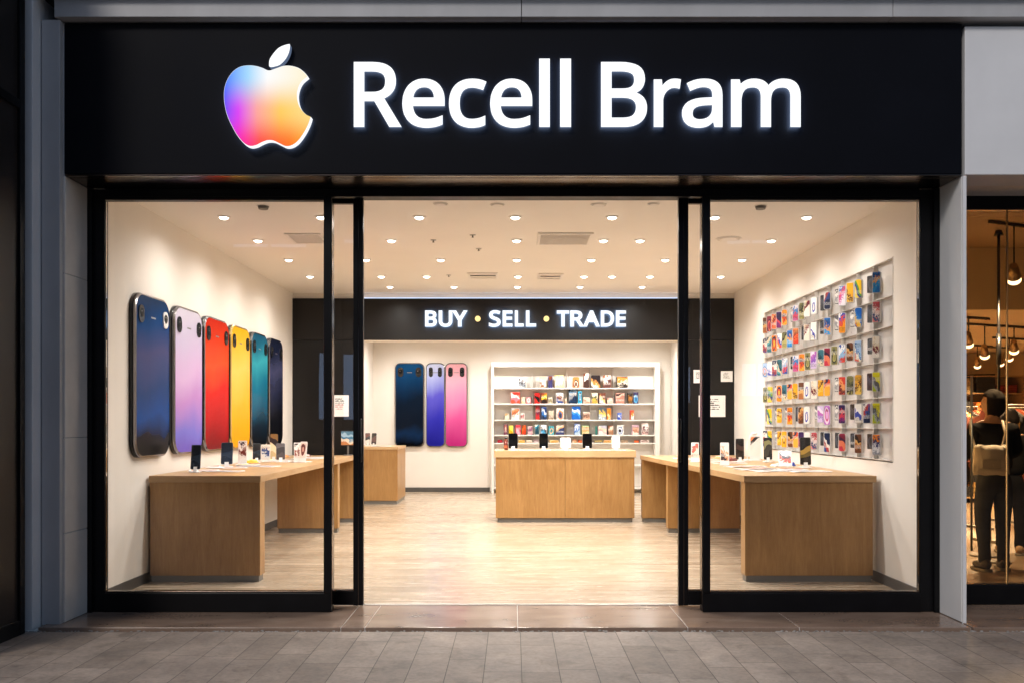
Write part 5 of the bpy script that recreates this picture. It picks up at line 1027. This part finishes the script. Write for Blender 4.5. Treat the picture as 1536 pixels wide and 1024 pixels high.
    for s in (-1, 1):
        b = len(J); J += [(s * .175, L - .005, 1.37, .082), (s * .232, L + .015, 1.14, .062), (s * .16, L + .22, 1.085, .044), (s * .135, L + .29, 1.085, .036)]
        JE += [(3, b), (b, b + 1), (b + 1, b + 2), (b + 2, b + 3)]
    skinned('jacket', J, JE, top, t, 2)
    T = [(0, 0, 1.04, .15, .115), (0, 0, .86, .165, .13)]; TE = [(0, 1)]
    for s in (-1, 1):
        f = step * s; b = len(T); T += [(s * .092, 0, .76, .1), (s * .102, .03 + f * .4, .5, .074), (s * .1, f * .9, .2, .058), (s * .1, f, .06, .062)]
        TE += [(1, b), (b, b + 1), (b + 1, b + 2), (b + 2, b + 3)]
    skinned('trousers', T, TE, legs, t, 2)
    for s in (-1, 1):
        f = step * s
        Ms = Matrix.Translation((s * .105, f, 0)) @ Matrix.Rotation(R(-s * 9), 4, 'Z')
        mb = MB(); mb.sphere((0, .05, .05), .05, 0, (.95, 2.5, .9), 16, M=Ms); mb.sphere((0, -.03, .07), .05, 0, (.95, 1.1, 1.1), 14, M=Ms); sh_ = mb.build('shoe', shoe, t)
        mb = MB(); mb.prism([(a[0], a[1]) for a in rrect(.1, .27, .048, 6, 0, .045)], .001, .026, 0, 'xy', M=Ms); mb.build('sole', M['plinth'], sh_)
    return t
jean = paint('grey_denim', (.036, .042, .055), .95, spec=.1, var=.3, scale=9)
jack = paint('charcoal_cloth', (.010, .0105, .013), .95, spec=.1, var=.3, scale=8); jack2 = paint('black_cloth', (.006, .006, .007), .95, spec=.1, var=.3, scale=8)
hairm = paint('dark_brown_hair', (.007, .0045, .0035), .8, var=.6, scale=60, stretch=(1, 1, .15), bump=.6, spec=.15)
DP = 8.43
person((px_x(1491, DP), DP, .0), R(-4), 'person in charcoal jacket and grey jeans seen from behind, white bag at the hip', 1.66, jack, jean, paint('dark_trainers', (.03, .025, .025), .6, var=.3), hairm, 0.02, R(48), .03, .25)
person((px_x(1515, 9.5), 9.5, .0), R(-30), 'person all in black almost hidden behind the one with the white bag', 1.5, jack2, jack2, paint('tan_shoes', (.3, .2, .12), .6), hairm, 0.05, R(-10), -.06)
t = thing('shoulder_bag', 'white cloth bag carried low on the back of the person in grey jeans', 'bag', (px_x(1485.5, DP - .24), DP - .235, .915), R(-4))
mb = MB(); tb = bmesh.new(); bmesh.ops.create_cube(tb, size=1); bmesh.ops.subdivide_edges(tb, edges=tb.edges[:], cuts=5, use_grid_fill=True)
for v in tb.verts:
    x, y, z = v.co; bul = (1 - (2 * x) ** 2 * .5) * (1 - (2 * z) ** 2 * .4)
    v.co = Vector((x * (.33 - .05 * (z + .5)), y * .12 * bul + .006 * math.sin(x * 23 + z * 11), (z + .5) * .27 + .008 * math.sin(x * 15)))
for f in tb.faces: f.smooth = True
mb._add(tb, 0); mb.build('bag_body', paint('white_canvas', (.62, .57, .52), .85, var=.12, scale=9, bump=.1), t)
mb = MB(); mb.tube([(-.12, .03, .26), (-.15, .05, .38), (-.13, .09, .5)], .011).tube([(.12, .03, .26), (.16, .05, .38), (.15, .09, .5)], .011); mb.build('strap', paint('white_canvas', (.62, .57, .52)), t)
mb = MB(); mb.prism(rrect(.16, .09, .012, 4, -.01, .1), -.062, -.052, 0, 'xz'); mb.build('pocket', paint('grey_canvas', (.4, .37, .35), .85), t)

# ------------------------------------------------------------------ across the street: seen only as reflections in the shop glass
t = thing('opposite_building', 'dark building across the street with lit windows, mirrored faintly in the shop glass', 'building', (0, -14, -.02))
mb = MB(); mb.box(-22, 22, -4, 0, 0, 9.5); mb.build('wall', M['darkclad'], t)
cold = glow('lit_window_cold', (.42, .62, 1), 2.0); warm2 = glow('lit_window_warm', (1, .86, .7), 3.2)
for x, z, w_, h_, m in ((-5.4, 1.5, 1.0, 2.0, cold), (-12.5, .6, 2.6, 2.4, warm2), (5.0, 2.0, 1.8, 1.1, cold), (7.4, 2.2, .9, 1.0, cold), (-4.4, 6.9, 1.6, .12, cold), (-7.4, 6.7, 2.2, .1, cold), (7.2, 6.8, 1.4, .1, cold)):
    mb = MB(); mb.box(x - w_ / 2, x + w_ / 2, .001, .05, z, z + h_); wn_ = mb.build('window', m, t)
    mb = MB(); mb.box(x - .03, x + .03, .051, .08, z, z + h_).box(x - w_ / 2 - .05, x + w_ / 2 + .05, .0, .1, z - .08, z - .001); mb.build('frame', M['blackframe'], wn_)

# ------------------------------------------------------------------ render settings
cy = SC.cycles
SC.render.engine = 'CYCLES'
cy.use_denoising = True
try: cy.denoiser = 'OPENIMAGEDENOISE'
except Exception: pass
cy.use_adaptive_sampling = True; cy.adaptive_threshold = .012
cy.max_bounces = 8; cy.diffuse_bounces = 4; cy.glossy_bounces = 4; cy.transparent_max_bounces = 16; cy.transmission_bounces = 4
cy.caustics_reflective = False; cy.caustics_refractive = False; cy.sample_clamp_indirect = 6; cy.sample_clamp_direct = 0
vs = SC.view_settings; SC.display_settings.display_device = 'sRGB'
vs.view_transform = 'Standard'; vs.look = 'None'; vs.exposure = EXPOSURE; vs.gamma = 1; vs.use_curve_mapping = False
